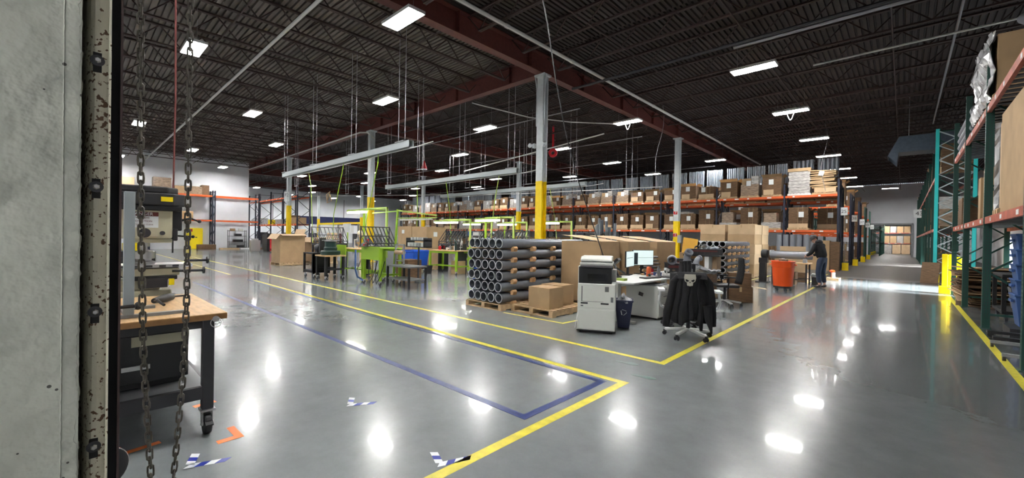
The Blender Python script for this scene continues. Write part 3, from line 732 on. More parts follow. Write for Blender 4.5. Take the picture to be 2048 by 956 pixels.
# tall grey tubes standing at floor level behind the man
t = T('tube_carton', 'grey tubes standing upright in a tan carton behind the man in black', 'tube load', (-3.9, 27.2, 0))
mb = MB()
for i in range(6): mb.rod((-1.15 + i*.31, 0, .3), (-1.15 + i*.31, 0, 1.85), .13, 16)
mb.build('grey_tube_cluster', 'pvc_light', t, smooth=True)
MB().box(-1.3, .75, -.3, .3, 0, .95).build('carton', 'card', t)
t = T('tall_carton', 'tall tan carton standing at the foot of the rack end beside the man', 'carton', (-2.8, 27.0, 0))
MB().box(-.35, .05, -.3, .3, 0, 1.55).build('body', 'card', t); MB().box(-.16, -.13, -.302, -.3, 0, 1.55).build('tape_strip', 'tape', t)
MB().box(.05, .45, -.25, .3, 0, 1.5).build('side_panel', 'card_dark', t)

# ---------------------------------------------------------------- green storage rack along the aisle
YR = [4.3, 7.77, 11.2, 14.62, 17.7]
rack('dark green pallet rack with rusty red beams nearest the doorway', YR, 1.05, 1.07, 'y', (1.98, 3.95), 4.75, 'green_dark', 'red_beam', heights=[5.2, 4.9, 5.0, 5.0, 5.0], deck=True, holes=True, wide=.1)
YR2 = [23.05, 26.4, 29.8, 33.3, 36.8, 40.3, 43.8, 47.3, 50.8, 54.3]
rack('green pallet rack continuing past the yellow bollards towards the far wall', YR2, .9, 1.07, 'y', (2.1, 4.2), 5.3, 'green_dark', 'red_beam', heights=[5.93, 5.6]+[5.5]*8)
t = T('rack_end_frame', 'bright teal end upright lit by daylight beside the bollards', 'rack frame', (.9, 22.9, 0))
mb = MB().use('teal').box(-.05, .05, -.05, .05, 0, 5.9).box(.95, 1.05, -.05, .05, 0, 5.9).box(-.09, .09, -.09, .09, 0, .015)
mb.build('upright', None, t)
mb = MB().use('galv_light'); z = .3; s = 0
while z < 5.6: mb.bar((.05 + .9*(s % 2), 0, z), (.95 - .9*(s % 2), 0, z+.55), .04); mb.bar((.95 - .9*(s % 2), 0, z), (.05 + .9*(s % 2), 0, z+.55), .025); z += .55; s += 1
mb.build('cross_brace', None, t); MB().box(-.13, .13, -.14, .1, 0, .3).build('foot_guard', 'bollard', t)
for i, (x, y, h) in enumerate([(.92, 17.95, 1.18), (1.06, 17.98, 1.18), (1.2, 18.0, 1.1)]):
    t = T('bollard', f'bright yellow steel bollard guarding the rack corner, {("aisle corner one", "middle one", "rear one")[i]}', 'bollard', (x, y, 0), group='yellow bollards at the rack corner')
    MB().box(-.06, .06, -.06, .06, 0, h).build('post', 'bollard', t, bevel=.008); MB().box(-.12, .12, -.12, .12, 0, .02 if i else .22).build('base_plate', 'bollard', t, bevel=.01)
t = T('aisle_sign', 'white aisle sign reading 43 hung from the green rack', 'sign', (.85, 41.5, 3.6))
MB().box(-.35, .25, -.01, 0, -.3, .3).build('panel', 'paper', t); text('43', .4, t, (-.05, -.015, 0), (R(90), 0, 0), 'black'); MB().box(.2, .24, -.01, .01, .2, .45).build('bracket', 'steel_dark', t)
def carton(name, label, size, loc, rz=0, m='card', cat='carton', group=None, flaps=False, parts=True, tape=True):
    t = T(name, label, cat, loc, rz, group); a, b, c = size
    if flaps:
        mb = MB().use(m).box(-a/2, a/2, -b/2, -b/2+.012, 0, c).box(-a/2, a/2, b/2-.012, b/2, 0, c).box(-a/2, -a/2+.012, -b/2, b/2, 0, c).box(a/2-.012, a/2, -b/2, b/2, 0, c).box(-a/2, a/2, -b/2, b/2, 0, .02)
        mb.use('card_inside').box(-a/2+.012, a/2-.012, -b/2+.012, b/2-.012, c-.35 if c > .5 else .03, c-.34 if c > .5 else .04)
        mb.build('body', None, t)
        f = .32*min(a, b)
        for s in (-1, 1):
            MB().obox((0, s*(b/2 + f/2*math.cos(.5)), c - f/2*math.sin(.5) + .005), (a, f, .008), (-s*.5, 0, 0)).build('flap', m, t)
        MB().obox((a/2 + .03, 0, c + f/2), (.008, b, f), (0, .15, 0)).build('flap', m, t)
    else:
        MB().box(-a/2, a/2, -b/2, b/2, 0, c).build('body', m, t, bevel=.006)
        if tape: MB().box(-.025, .025, -b/2-.001, b/2+.001, c*.7, c+.001).build('tape_strip', 'tape', t)
    return t
# what stands on the green rack
t = T('wrapped_carton_stack', 'huge carton wrapped in torn clear film on the top beam of the green rack', 'pallet load', (1.62, 12.0, 3.95))
pallet_mesh(MB(), 1.1, 2.5).build('pallet', None, t)
MB().box(-.5, .5, -1.15, 1.15, .12, 1.15).build('carton', 'card', t, bevel=.01)
mb = MB(); rf = random.Random(9); vs = []; nx, nz = 24, 12
for i in range(nx+1):
    for j in range(nz+1):
        y = -1.18 + 2.5*i/nx; top = 1.2 + .25*(i/nx) + .08*rf.random(); vs.append((-.53 - .06*rf.random() - .04*math.sin(j), y, .05 + (top-.05)*j/nz))
fs = [(i*(nz+1)+j, (i+1)*(nz+1)+j, (i+1)*(nz+1)+j+1, i*(nz+1)+j+1) for i in range(nx) for j in range(nz)]
o = MB().add(vs, fs).build('film', 'plastic_film', t); sm = o.modifiers.new('solid', 'SOLIDIFY'); sm.thickness = .01
for i, (x, y) in enumerate([(1.5, 11.0), (1.7, 11.5), (1.45, 12.2)]):
    o = MB().lathe([(.1, 0), (.1, 1.2), (.085, 1.2), (.085, .02)], 16, (0, 0, 0), (R(66), 0, R(180)), close=True).build('grey_tube', 'pvc_light', smooth=True); o.location = (x + .2, y - .6, 5.42 + .0*i)
    tag(o, f'grey tube leaning out on top of the film-wrapped carton, {("outermost", "middle", "innermost")[i]}', 'tube', 'tubes on the top of the green rack')
carton('big_carton', 'large brown carton filling the nearest bay on the lower beam of the green rack', (1.0, 2.1, 1.6), (1.62, 9.15, 1.98), m='card')
t = T('film_wrapped_stack', 'ragged white film over panels beside the large carton, lower beam', 'pallet load', (1.62, 10.75, 1.98))
pallet_mesh(MB(), 1.0, .5).build('pallet', None, t)
mb = MB().use('card_light').box(-.45, .45, -.2, .0, .12, 1.55); mb.build('panel_stack', None, t)
vs = []; 
for i in range(8):
    for j in range(15): vs.append((-.5 + .05*i, .08 + .09*rf.random(), .1 + 1.5*j/14 + .02*rf.random()))
o = MB().add(vs, [(i*15+j, (i+1)*15+j, (i+1)*15+j+1, i*15+j+1) for i in range(7) for j in range(14)]).build('film', 'plastic_film', t); sm = o.modifiers.new('solid', 'SOLIDIFY'); sm.thickness = .01
carton('tan_carton', 'tall narrow tan carton on the lower beam, beside the film-covered stack', (.8, .4, 1.0), (1.55, 12.3, 1.98), m='card_light')
carton('tan_carton', 'narrow tan carton standing between two brown boxes on the lower beam', (.8, .35, .9), (1.55, 13.1, 1.98), m='card')
carton('brown_carton', 'wide dark brown carton on the lower beam past the third green upright', (.95, 1.2, .62), (1.6, 15.4, 1.98), m='card_dark')
carton('brown_carton', 'dark brown carton on the lower beam in the last bay before the bollards', (.95, 1.0, .75), (1.6, 16.8, 1.98), m='card_dark')
t = T('tube_bundle', 'long grey tubes lying on the top beam behind the green posts', 'tube load', (1.6, 15.9, 3.95))
mb = MB()
for i in range(5):
    for j in range(4): mb.rod((-.42 + i*.2, -1.6, .1 + j*.19), (-.42 + i*.2, 1.6, .1 + j*.19), .09, 12)
mb.build('tube_layers', 'pvc_light', t, smooth=True)
MB().box(-.5, .5, -1.2, -1.1, 0, .02).box(-.5, .5, 1.1, 1.2, 0, .02).build('dunnage', 'pallet', t)
for i, (y, h) in enumerate(((24.4, 1.3), (27.6, 1.5), (31.2, 1.2), (35, 1.5), (39, 1.4), (42, 1.2), (45.5, 1.5), (49, 1.3), (52.3, 1.4))):
    put_load((0, 3, 2, 0, 1, 0, 3, 0, 2)[i], 1.1, h, 1.45, y, 4.2, f'brown carton load, upper beam of green rack, {ORD[i]} past the bollards', R(-90), 'loads on the far green rack')
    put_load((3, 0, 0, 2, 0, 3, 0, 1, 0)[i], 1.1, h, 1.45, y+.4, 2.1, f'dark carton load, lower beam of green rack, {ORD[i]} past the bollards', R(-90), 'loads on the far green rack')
carton('leaning_board', 'brown cardboard sheet leaning at the foot of the green rack past bollards', (.04, .5, .8), (.72, 22.0, 0), m='card_dark', tape=False).rotation_euler = (0, R(12), R(70))
for i in range(6):
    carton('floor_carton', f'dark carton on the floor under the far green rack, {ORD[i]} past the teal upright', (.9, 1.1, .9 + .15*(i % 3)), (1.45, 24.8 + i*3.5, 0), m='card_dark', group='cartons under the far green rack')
# ground level of the near green rack
t = T('flattened_carton_pile', 'untidy pile of flattened brown cardboard beside the yellow bollards', 'cardboard pile', (1.55, 15.9, 0)); t['kind'] = 'stuff'
mb = MB().use('card_dark'); rf = random.Random(2)
for k in range(26):
    mb.use(rf.choice(('card_dark', 'card_dark', 'card', 'card_light'))).obox((rf.uniform(-.12, .12), rf.uniform(-.15, .15), .03 + k*.034), (rf.uniform(.8, 1.1), rf.uniform(1.6, 2.2), .022), (rf.uniform(-.03, .03), rf.uniform(-.04, .04), rf.uniform(-.12, .12)))
mb.build('sheets', None, t)
t = T('utility_cart', 'black wheeled utility cart with grey tub under the green rack', 'cart', (1.75, 12.9, 0))
for z in (.16, .86): MB().box(-.35, .35, -.6, .6, z, z+.06).build('shelf', 'blackmatt', t, bevel=.01)
mb = MB()
for sx in (-.32, .32):
    for sy in (-.56, .56): mb.box(sx-.03, sx+.03, sy-.03, sy+.03, .2, .9)
mb.build('post', 'blackmatt', t)
for sx in (-.28, .28):
    for sy in (-.5, .5): MB().lathe([(.06, -.02), (.06, .02)], 14, (sx, sy, .06), (0, R(90), 0)).box(sx-.025, sx+.025, sy-.03, sy+.03, .06, .17).build('caster', 'steel_dark', t)
o = MB().lathe([(.2, 0), (.27, .42), (.25, .42), (.18, .02)], 4, (0, 0, .225), (0, 0, R(45)), close=True).build('tub', 'midgrey', t)
t = T('leafy_crop_tray', 'bright green fronds lying on a shelf board behind the green rack', 'greenery', (2.6, 15.5, .95))
mb = MB(); rf = random.Random(4)
for k in range(120):
    p = Vector((rf.uniform(-.35, .35), rf.uniform(-.9, .9), 0)); d = Vector((rf.uniform(-1, 1), rf.uniform(-1, 1), rf.uniform(.1, .7))).normalized()*.14; s = d.cross(Vector((0, 0, 1))).normalized()*.02
    mb.add([p, p+d*.5+s, p+d, p+d*.5-s], [(0, 1, 2, 3)])
o = mb.build('fronds', 'leaf', t); MB().box(-.4, .4, -1, 1, -.05, 0).box(-.38, -.33, -.95, -.9, -.95, -.05).box(.33, .38, -.95, -.9, -.95, -.05).box(-.38, -.33, .9, .95, -.95, -.05).box(.33, .38, .9, .95, -.95, -.05).build('table', 'steel_dark', t)
o['kind'] = 'stuff'
def tote(label, z, tilt=0):
    t = T('blue_tote', label, 'tote', (1.62, 10.85, z), 0, 'stacked blue totes')
    o = MB().lathe([(.3, 0), (.38, .5), (.4, .5), (.4, .53), (.36, .53), (.29, .02)], 4, (0, 0, 0), (0, 0, R(45)), close=True).build('body', 'blue_tote', t, bevel=.01)
    MB().box(-.3, -.27, -.12, .12, .4, .44).build('handle', 'blue_tote', t)
    return t
for k in range(5): tote(f'blue plastic tote beside the whiteboard, {("bottom", "second from bottom", "middle", "second from top", "topmost")[k]} of its nested stack', .15 + k*.25)
o = MB().box(-.33, .33, -.33, .33, 0, .13).build('dolly', 'steel_dark'); o.location = (1.62, 10.85, 0); tag(o, 'low dark dolly carrying the nested blue totes', 'dolly')
t = T('whiteboard_stand', 'white magnetic board covered in small parts on a grey wheeled frame', 'whiteboard', (1.3, 8.75, 0))
MB().box(-.02, .02, -.6, .6, .72, 1.65).build('board', 'white', t, bevel=.005)
mb = MB(); rf = random.Random(6)
for k in range(46): y, z, s = rf.uniform(-.55, .55), rf.uniform(.78, 1.6), rf.uniform(.006, .02); mb.box(-.026, -.02, y-s, y+s, z-s, z+s*1.5)
mb.build('magnets', 'blackmatt', t)
for y in (-.5, .5): MB().box(-.02, .02, y-.025, y+.025, .08, .72).box(-.35, .35, y-.025, y+.025, .06, .1).build('leg', 'grey', t)
for y in (-.5, .5):
    for x in (-.33, .33): MB().lathe([(.035, -.015), (.035, .015)], 12, (x, y, .035), (0, R(90), 0)).build('caster', 'black', t)
t = T('pallet_jack', 'low black wheeled frame on the floor at the foot of the green upright', 'trolley', (1.05, 9.9, 0))
MB().box(-.04, .5, -.35, -.25, .07, .11).box(-.04, .5, .25, .35, .07, .11).box(.4, .5, -.3, .3, .07, .11).build('frame', 'black', t)
for y in (-.3, .3): MB().lathe([(.04, -.02), (.04, .02)], 12, (0, y, .04), (R(90), 0, 0)).build('wheel', 'black', t)
o = MB().box(-.5, .5, -.6, .6, 1.62, 1.78).box(-.5, .5, -.6, -.56, 0, 1.62).box(-.5, .5, .56, .6, 0, 1.62).build('steel_bench', 'blackmatt'); o.location = (2.9, 10.6, 0); tag(o, 'black steel shelf frame behind the blue totes', 'shelf')
# the room beyond the far opening
rack('red-beamed rack with stacked boxes seen through the far opening', [-4.4, -1.9, 1.0, 3.9], 76, 1.07, 'x', (1.45, 2.85), 3.9, 'green_dark', 'red_beam')
k = 0
for z, n, hh, mm in ((0, 3, 1.25, 'card_light'), (1.45, 4, .95, 'card'), (2.85, 4, .85, 'card')):
    for i in range(n):
        x = -2.0 + (i+.5)*2.7/n; carton('distant_carton', f'{"pale" if z == 0 else "tan"} carton in the far room, {ORD[i]} along the {("floor", "lower shelf", "upper shelf")[int(z > 1) + int(z > 2)]}', (2.5/n, .9, hh), (x, 76.5, z), m=mm if (i+int(z)) % 3 else 'wrapped_white', group='cartons in the far room')
rack('dark green rack running along inside the far opening', [61, 64, 67, 70, 73], -2.75, .9, 'y', (1.6, 3.0), 3.3, 'green_dark', 'green_dark', tags=False, guard='yellow')

# ---------------------------------------------------------------- floor markings
def stripe(pts, wdt, m, label, cat='floor marking', h=.0015):
    """mitred polyline strip lying on the floor"""
    mb = MB(); n = len(pts); L = []; Rr = []
    for i, p in enumerate(pts):
        p = Vector(p); d1 = (p - Vector(pts[i-1])).normalized() if i else None; d2 = (Vector(pts[i+1]) - p).normalized() if i < n-1 else None
        if d1 is None: nrm = Vector((-d2.y, d2.x)); s = 1
        elif d2 is None: nrm = Vector((-d1.y, d1.x)); s = 1
        else:
            nrm = (Vector((-d1.y, d1.x)) + Vector((-d2.y, d2.x))).normalized(); s = 1/max(.3, nrm.dot(Vector((-d1.y, d1.x))))
        L.append(p + nrm*wdt/2*s); Rr.append(p - nrm*wdt/2*s)
    for i in range(n-1):
        mb.prism([tuple(Rr[i]), tuple(Rr[i+1]), tuple(L[i+1]), tuple(L[i])], .0005, h)
    o = mb.build('floor_tape', m); return tag(o, label, cat)
stripe([(-2.09, .3), (-2.09, 3.95), (-14.7, 3.95)], .085, 'yellow_tape', 'yellow floor line turning the corner closest to the doorway')
stripe([(-2.09, 17.5), (-2.09, 4.9), (-30, 4.9)], .08, 'yellow_tape', 'yellow floor line passing under the chair and turning before the copier', h=.0018)
stripe([(-17.1, 3.86), (-36, 3.8)], .06, 'yellow_tape', 'faint yellow floor line past the end of the blue box outline')
stripe([(-15.2, 2.52), (-2.27, 2.6), (-2.27, 3.82), (-8, 3.82), (-15, 3.86)], .075, 'blue_tape', 'blue floor line outlining the long empty bay inside the yellow', h=.0021)
stripe([(.97, 5.5), (.97, 17.6)], .085, 'yellow_tape', 'yellow floor line along the feet of the green rack')
stripe([(-2.5, 18.2), (-2.5, 24)], .07, 'yellow_tape', 'short yellow floor line past the man towards the rack end')
stripe([(-5.7, 5.86), (-4.3, 5.9), (-4.25, 6.5)], .06, 'yellow_tape', 'small yellow corner line under the carton pallet')
stripe([(-4.2, 14.4), (-4.1, 24)], .06, 'yellow_tape', 'thin yellow line along the stacked cartons past the second pipe pile')
def orange_L(x, y, rz, label):
    mb = MB().prism([(0, 0), (.24, 0), (.24, .05), (.06, .05), (.06, .16), (0, .16)], .0004, .0014)
    o = mb.build('corner_mark', 'orange_tape'); o.location = (x, y, 0); o.rotation_euler = (0, 0, rz); tag(o, label, 'floor marking', 'orange corner marks')
orange_L(-3.5, .89, R(182), 'orange corner mark in front of the bench caster')
orange_L(-4.38, .9, R(190), 'orange corner mark by the rear bench caster')
orange_L(-5.5, .95, R(200), 'small orange mark showing between bench legs')
orange_L(-3.75, .22, R(100), 'dull orange mark beside the dark disc by the doorway')
def chevron(x, y, rz, label, s=1):
    mb = MB()
    for k, m in enumerate(('paper', 'blue_mark', 'paper', 'blue_mark')):
        a, b = k*.055*s, (k+1)*.055*s
        mb.use(m).prism([(a, 0), (b, 0), (b+.03, .05), (a+.03, .05)], .0005, .0015)
    mb.use('paper')
    for k, m in enumerate(('paper', 'blue_mark', 'paper')):
        a, b = k*.05*s, (k+1)*.05*s
        mb.use(m).prism([(-.0, .05 + a), (.05, .03 + a), (.05, .03 + b), (0, .05 + b)], .0005, .0015)
    o = mb.build('arrow_mark', None); o.location = (x, y, 0); o.rotation_euler = (0, 0, rz); tag(o, label, 'floor marking')
chevron(-3.28, .5, R(68), 'blue and white striped corner tape by the hanging chain')
chevron(-3.5, 1.66, R(58), 'blue and white striped tape arrow alone on the open floor')
chevron(-2.17, 1.64, R(68), 'blue and white striped corner tape beside the yellow line')
def footprint(x, y, rz, label):
    pts = [(.045*math.cos(a)*(1 if math.cos(a) > 0 else 1), .0 + .0) for a in (0,)]
    out = []
    for k in range(24):
        a = 2*math.pi*k/24; u = math.cos(a); v = math.sin(a); wd = .052 + .012*u - .016*math.exp(-((u+.25)/.3)**2)
        out.append((u*.14, v*wd))
    o = MB().prism(out, .0004, .0014).build('footprint_mark', 'green_mark'); o.location = (x, y, 0); o.rotation_euler = (0, 0, rz); tag(o, label, 'floor marking')
footprint(-2.4, 4.61, R(10), 'green shoe print sticker closer to the copier')
footprint(-2.03, 4.28, R(8), 'green shoe print sticker closer to the yellow corner')

# ---------------------------------------------------------------- the door guide and hand chain
t = T('door_guide', 'rust-speckled painted steel door guide bolted beside the concrete jamb', 'door guide', (-1.0, .0455, 0))
mb = MB().use('rusty_paint'); prof = [(-.12, -.034), (-.075, -.031), (-.045, -.0265), (-.03, -.022), (-.023, -.017), (-.021, -.011), (-.022, .002), (-.03, .002), (-.03, -.02), (-.13, -.034)]
mb.prism(prof, 0, 4.2)
mb.box(-.03, .001, .0, .0025, 0, 4.2); mb.build('guide_plate', None, t)
MB().box(-.12, -.018, .003, .0145, 0, 4.2).build('rubber_seal', 'blackmatt', t)
MB().use('joist').box(-.02, .0, .0145, .0172, 0, 4.2).build('outer_edge', None, t)
for z in (2.0, 1.79, 1.572, 1.355, 1.12, .9):
    MB().use('blackmatt').box(-.0222, -.0205, -.0195, -.0085, z-.018, z+.016).build('slot', None, t)
    MB().use('steel_dark').lathe([(.0095, 0), (.0095, .0015), (.004, .002)], 18, (-.0206, -.014, z + .002), (0, R(90), 0)).use('steel').lathe([(.0048, 0), (.0048, .004), (.003, .006)], 6, (-.0195, -.014, z + .002), (0, R(90), 0)).build('bolt', None, t)
t = T('hand_chain', 'dark steel hand chain loop of the dock door hanging by the doorway', 'chain', (-1.3, .16, 0))
A = [(0, -.052, 2.35), (0, -.05, 2.03), (0, -.045, 1.5), (0, -.038, 1.2), (0, -.022, .91), (0, -.012, .8), (.01, .002, .74), (0, .014, .78), (0, .02, .89), (0, .037, 1.15), (0, .042, 1.33), (0, .042, 1.7), (0, .043, 2.07), (0, .044, 2.35)]
A = [Vector(p) for p in A]
def resample(P, step):
    out = [P[0].copy()]; d = 0
    for a, b in zip(P, P[1:]):
        L = (b-a).length; k = step - d
        while k <= L: out.append(a + (b-a)*(k/L)); k += step
        d = (L - (k - step))
    return out
pts = resample(A, .0205); mb = MB()
for i, (a, b) in enumerate(zip(pts, pts[1:])):
    d = (b-a).normalized(); side = Vector((0, 1, 0)) if i % 2 else Vector((1, 0, 0)); tw = .35*math.sin(i*.13)
    side = (side*math.cos(tw) + (Vector((1, 0, 0)) if i % 2 else Vector((0, 1, 0)))*math.sin(tw)); side = (side - d*side.dot(d)).normalized()
    c = (a+b)/2; hl = .0088; hw = .0056; ring = []
    for k in range(12):
        an = 2*math.pi*k/12; u = math.cos(an)*hw; v = math.sin(an)*hw + (hl if math.sin(an) > 0.01 else (-hl if math.sin(an) < -.01 else 0))
        ring.append(c + side*u + d*v)
    mb.path(ring, .0022, 6, closed=True)
mb.build('links', 'chain', t, smooth=True)
o = MB().path([(0, 0, 7.1), (.0, .0, 4.5), (.01, .01, 3), (.0, .0, 1.95)], .009, 8).build('pull_cord', 'rope', smooth=True); o.location = (-6, .8, 0)
MB().path([(0, 0, 1.95), (.0, 0, 1.25)], .008, 8).build('lower_cord', 'steel_dark', o); tag(o, 'dark red cord hanging straight down beside the milling machine', 'cord')

# ---------------------------------------------------------------- workbench and machine
t = T('workbench', 'maple-topped workbench on black steel legs with casters near the doorway', 'workbench', (-4.32, .44, 0))
X0, X1, Y0, Y1 = -.67, .66, -.36, .37
mb = MB().use('wood').box(X0, X1, Y0, Y1, .86, .9); mb.use('wood_edge').box(X0+.002, X1+.0015, Y0-.0015, Y1+.0015, .855, .896); mb.build('bench_top', None, t, bevel=.003)
for x in (X0+.06, X1-.09):
    for y in (Y0+.04, Y1-.1):
        MB().box(x-.035, x+.035, y-.035, y+.035, .19, .855).build('leg', 'steel_dark', t, bevel=.004)
        c = MB().use('steel').box(x-.05, x+.05, y-.045, y+.045, .175, .19).box(x-.04, x+.03, y-.032, y-.027, .07, .175).box(x-.04, x+.03, y+.027, y+.032, .07, .175).rod((x, y-.04, .078), (x, y+.04, .078), .012)
        c.use('black').lathe([(.04, -.022), (.074, -.022), (.078, -.012), (.078, .012), (.074, .022), (.04, .022)], 24, (x, y, .078), (R(90), 0, 0)).use('black').obox((x+.07, y, .1), (.06, .05, .014), (0, R(25), 0)).obox((x-.075, y, .15), (.05, .03, .03), (0, R(25), 0))
        c.build('caster', None, t, bevel=.002)
MB().use('black').box(X0+.05, X1-.1, Y0+.02, Y0+.05, .79, .855).box(X0+.05, X1-.1, Y1-.12, Y1-.09, .79, .855).box(X1-.11, X1-.07, Y0+.05, Y1-.1, .79, .855).box(X0+.03, X0+.07, Y0+.05, Y1-.1, .79, .855).build('top_rail', None, t)
mb = MB().use('steel_dark').box(X0+.03, X1-.06, Y0+.0, Y0+.05, .29, .35).box(X0+.03, X1-.06, Y1-.12, Y1-.07, .29, .35).box(X1-.1, X1-.06, Y0, Y1-.1, .27, .36).box(X0+.03, X0+.07, Y0, Y1-.1, .29, .35)
mb.use('grey').box(X0+.05, X1-.1, Y0+.02, Y1-.1, .345, .36).build('lower_shelf', None, t)
mb = MB().use('steel').lathe([(.022, 0), (.022, .006)], 16, (X1+.003, Y1-.07, .86), (0, R(90), 0)); mb.path([(X1+.012, Y1-.07 + .034*math.cos(a), .835 + .034*math.sin(a)) for a in [2*math.pi*k/16 for k in range(16)]], .003, 6, closed=True); mb.build('ring_handle', None, t)
t = T('tool_chest', 'black tool chest hanging under the maple bench top', 'tool chest', (-4.35, .4, .42))
MB().box(-.4, .45, -.3, .22, 0, .34).build('body', 'black', t, bevel=.006); MB().box(.451, .455, -.1, .2, .26, .33).build('front_panel', 'beige', t); MB().box(.455, .47, -.15, 0, .1, .13).build('handle', 'steel', t)
o = MB().box(-.28, .36, -.25, .18, 0, .06).build('storage_tray', 'black', bevel=.005); o.location = (-4.35, .42, .36); tag(o, 'shallow black tray on the lower shelf of the bench', 'tray')
t = T('aluminium_stand', 'grey square tube upright with flat feet standing on the maple bench', 'stand', (-3.84, .28, .9))
MB().box(-.025, .025, -.028, .028, .02, .86).build('upright', 'galv_light', t, bevel=.003); MB().box(-.02, .02, -.12, .3, 0, .022).build('foot', 'galv', t, bevel=.002)
MB().box(-.42, -.36, -.1, .18, 0, .022).box(-.4, 0, -.02, .02, 0, .02).build('foot', 'galv', t, bevel=.002)
MB().rod((.03, -.09, .08), (.05, .03, .085), .012).lathe([(.02, 0), (.028, .01), (.028, .02), (.02, .03)], 12, (.05, .03, .085), (R(-90), 0, 0)).build('clamp_knob', 'black', t)
t = T('air_grinder', 'black angle tool with chuck lying on the maple bench', 'power tool', (-4.45, .55, .9))
t.rotation_euler = (0, 0, R(-35))
MB().lathe([(.018, 0), (.03, .02), (.034, .1), (.026, .2), (.02, .25)], 14, (-.1, 0, .04), (0, R(90), 0)).build('body', 'black', t, smooth=True)
MB().rod((-.1, 0, .04), (-.3, .0, .02), .008).build('shank', 'steel_dark', t); MB().path([(.14, 0, .04), (.2, .05, .05), (.24, .12, .02)], .01).build('hose', 'black', t)
# milling machine on a black cabinet behind the bench
t = T('milling_machine', 'cream bench milling machine with black belt cover and danger label', 'milling machine', (-5.55, .5, 0))
MB().box(-.25, .3, -.38, .3, 0, .82).build('cabinet', 'black', t, bevel=.01)
mb = MB().use('beige').box(-.2, .28, -.25, .2, .82, .92).box(-.15, .2, -.18, .12, .92, 1.02); mb.build('base', None, t, bevel=.012)
MB().box(-.12, .08, -.34, -.16, .9, 1.5).build('column', 'beige', t, bevel=.02)
MB().use('beige').box(-.02, .28, -.16, .26, 1.06, 1.13).use('blackmatt').box(-.0, .3, -.14, .24, 1.02, 1.06).build('saddle', None, t, bevel=.006)
mb = MB().use('steel').box(-.05, .3, -.34, .36, 1.14, 1.17)
mb.use('steel_dark')
for k in range(6): mb.box(.301, .303, -.3 + k*.1, -.25 + k*.1, 1.145, 1.165)
mb.build('table', None, t, bevel=.003)
MB().use('steel').lathe([(.085, 0), (.09, .01), (.09, .025), (.06, .035), (.06, .05), (.085, .055), (.085, .12), (.07, .13)], 24, (.14, -.0, 1.17)).build('rotary_chuck', None, t, smooth=True)
MB().use('beige').box(-.12, .3, -.2, .2, 1.42, 1.73).build('head', None, t, bevel=.02)
MB().use('beige').box(-.08, .28, -.12, .2, 1.38, 1.42).build('head_flange', None, t, bevel=.008)
mb = MB().use('black').prism([(-.3, -.32), (.3, -.32), (.36, -.2), (.36, .2), (.28, .3), (-.2, .3)], 1.74, 1.86)
mb.prism([(-.24, -.28), (.25, -.28), (.3, -.18), (.3, .16), (.22, .25), (-.16, .25)], 1.86, 1.925); mb.box(-.1, .33, -.25, .27, 1.69, 1.745); mb.build('belt_cover', None, t, bevel=.012)
MB().box(.361, .364, .1, .19, 1.78, 1.825).build('warning_sticker', 'yellow_cab', t); MB().box(-.05, .25, .2, .28, 1.5, 1.72).box(.05, .3, .2, .24, 1.4, 1.52).build('motor_guard', 'black', t, bevel=.01)
MB().rod((.2, .26, 1.6), (.2, .36, 1.63), .012).rod((.2, .36, 1.63), (.2, .42, 1.6), .008).ball((.2, .43, 1.6), .018).rod((.1, .24, 1.45), (.12, .38, 1.44), .009).ball((.12, .39, 1.44), .016).build('crank', 'black', t)
s = MB().use('paper').box(0, .002, -.12, .12, -.075, .075).use('red_dark').box(.002, .003, -.12, .12, .035, .075).build('danger_label', None, t); s.location = (.301, -.03, 1.6)
text('DANGER', .04, s, (.004, 0, .055), (R(90), 0, R(90)), 'paper')
for k, ln in enumerate(('WEAR EYE', 'PROTECTION', 'KEEP HANDS CLEAR')): text(ln, .024 if k < 2 else .018, s, (.004, 0, .018 - k*.032), (R(90), 0, R(90)), 'red_dark')
MB().lathe([(.045, 0), (.045, .02), (.02, .022), (.02, .03)], 20, (.3, -.01, 1.475), (0, R(90), 0)).lathe([(.02, 0), (.02, .02)], 14, (.3, .12, 1.475), (0, R(90), 0)).build('dial', 'steel_dark', t)
MB().use('steel').rod((.14, 0, 1.42), (.14, 0, 1.34), .045, 16).rod((.14, 0, 1.34), (.14, 0, 1.3), .028, 16).use('steel_dark').rod((.14, 0, 1.3), (.14, 0, 1.24), .01, 10).build('spindle', None, t, smooth=True)
for (p0, p1) in (((.28, .2, 1.1), (.3, .46, 1.1)), ((.25, .3, 1.2), (.25, .5, 1.2))): MB().rod(p0, p1, .012).lathe([(.035, 0), (.035, .015)], 14, p1, (R(90), 0, 0)).build('handwheel', 'black', t)
MB().use('steel_dark').box(.3, .34, -.0, .16, .95, 1.04).use('yellow_cab').box(.3, .345, .17, .21, .97, 1.03).build('feed_drive', None, t)
t = T('tool_cabinet', 'tall dark cabinet with blue and yellow trays behind the milling machine', 'cabinet', (-7.0, .3, 0))
MB().box(-.4, .4, -.22, .42, 0, 1.25).build('body', 'black', t, bevel=.01)
for k in range(3): MB().box(.4, .415, -.2, .4, .1 + k*.38, .42 + k*.38).box(.415, .44, 0, .2, .36 + k*.38, .38 + k*.38).build('drawer', 'steel_dark', t)
for k, (m, y) in enumerate((('yellow_cab', -.12), ('blue_tote', .06), ('yellow_cab', .26))):
    o = MB().box(-.15, .2, -.07, .07, 0, .09).box(-.13, .18, -.05, .05, .09, .1).build('parts_tray', m, bevel=.01); o.location = (-6.8, .3 + y - .05, 1.25); tag(o, f'{("yellow", "blue", "second yellow")[k]} parts tray on top of the dark cabinet behind machine', 'tray')
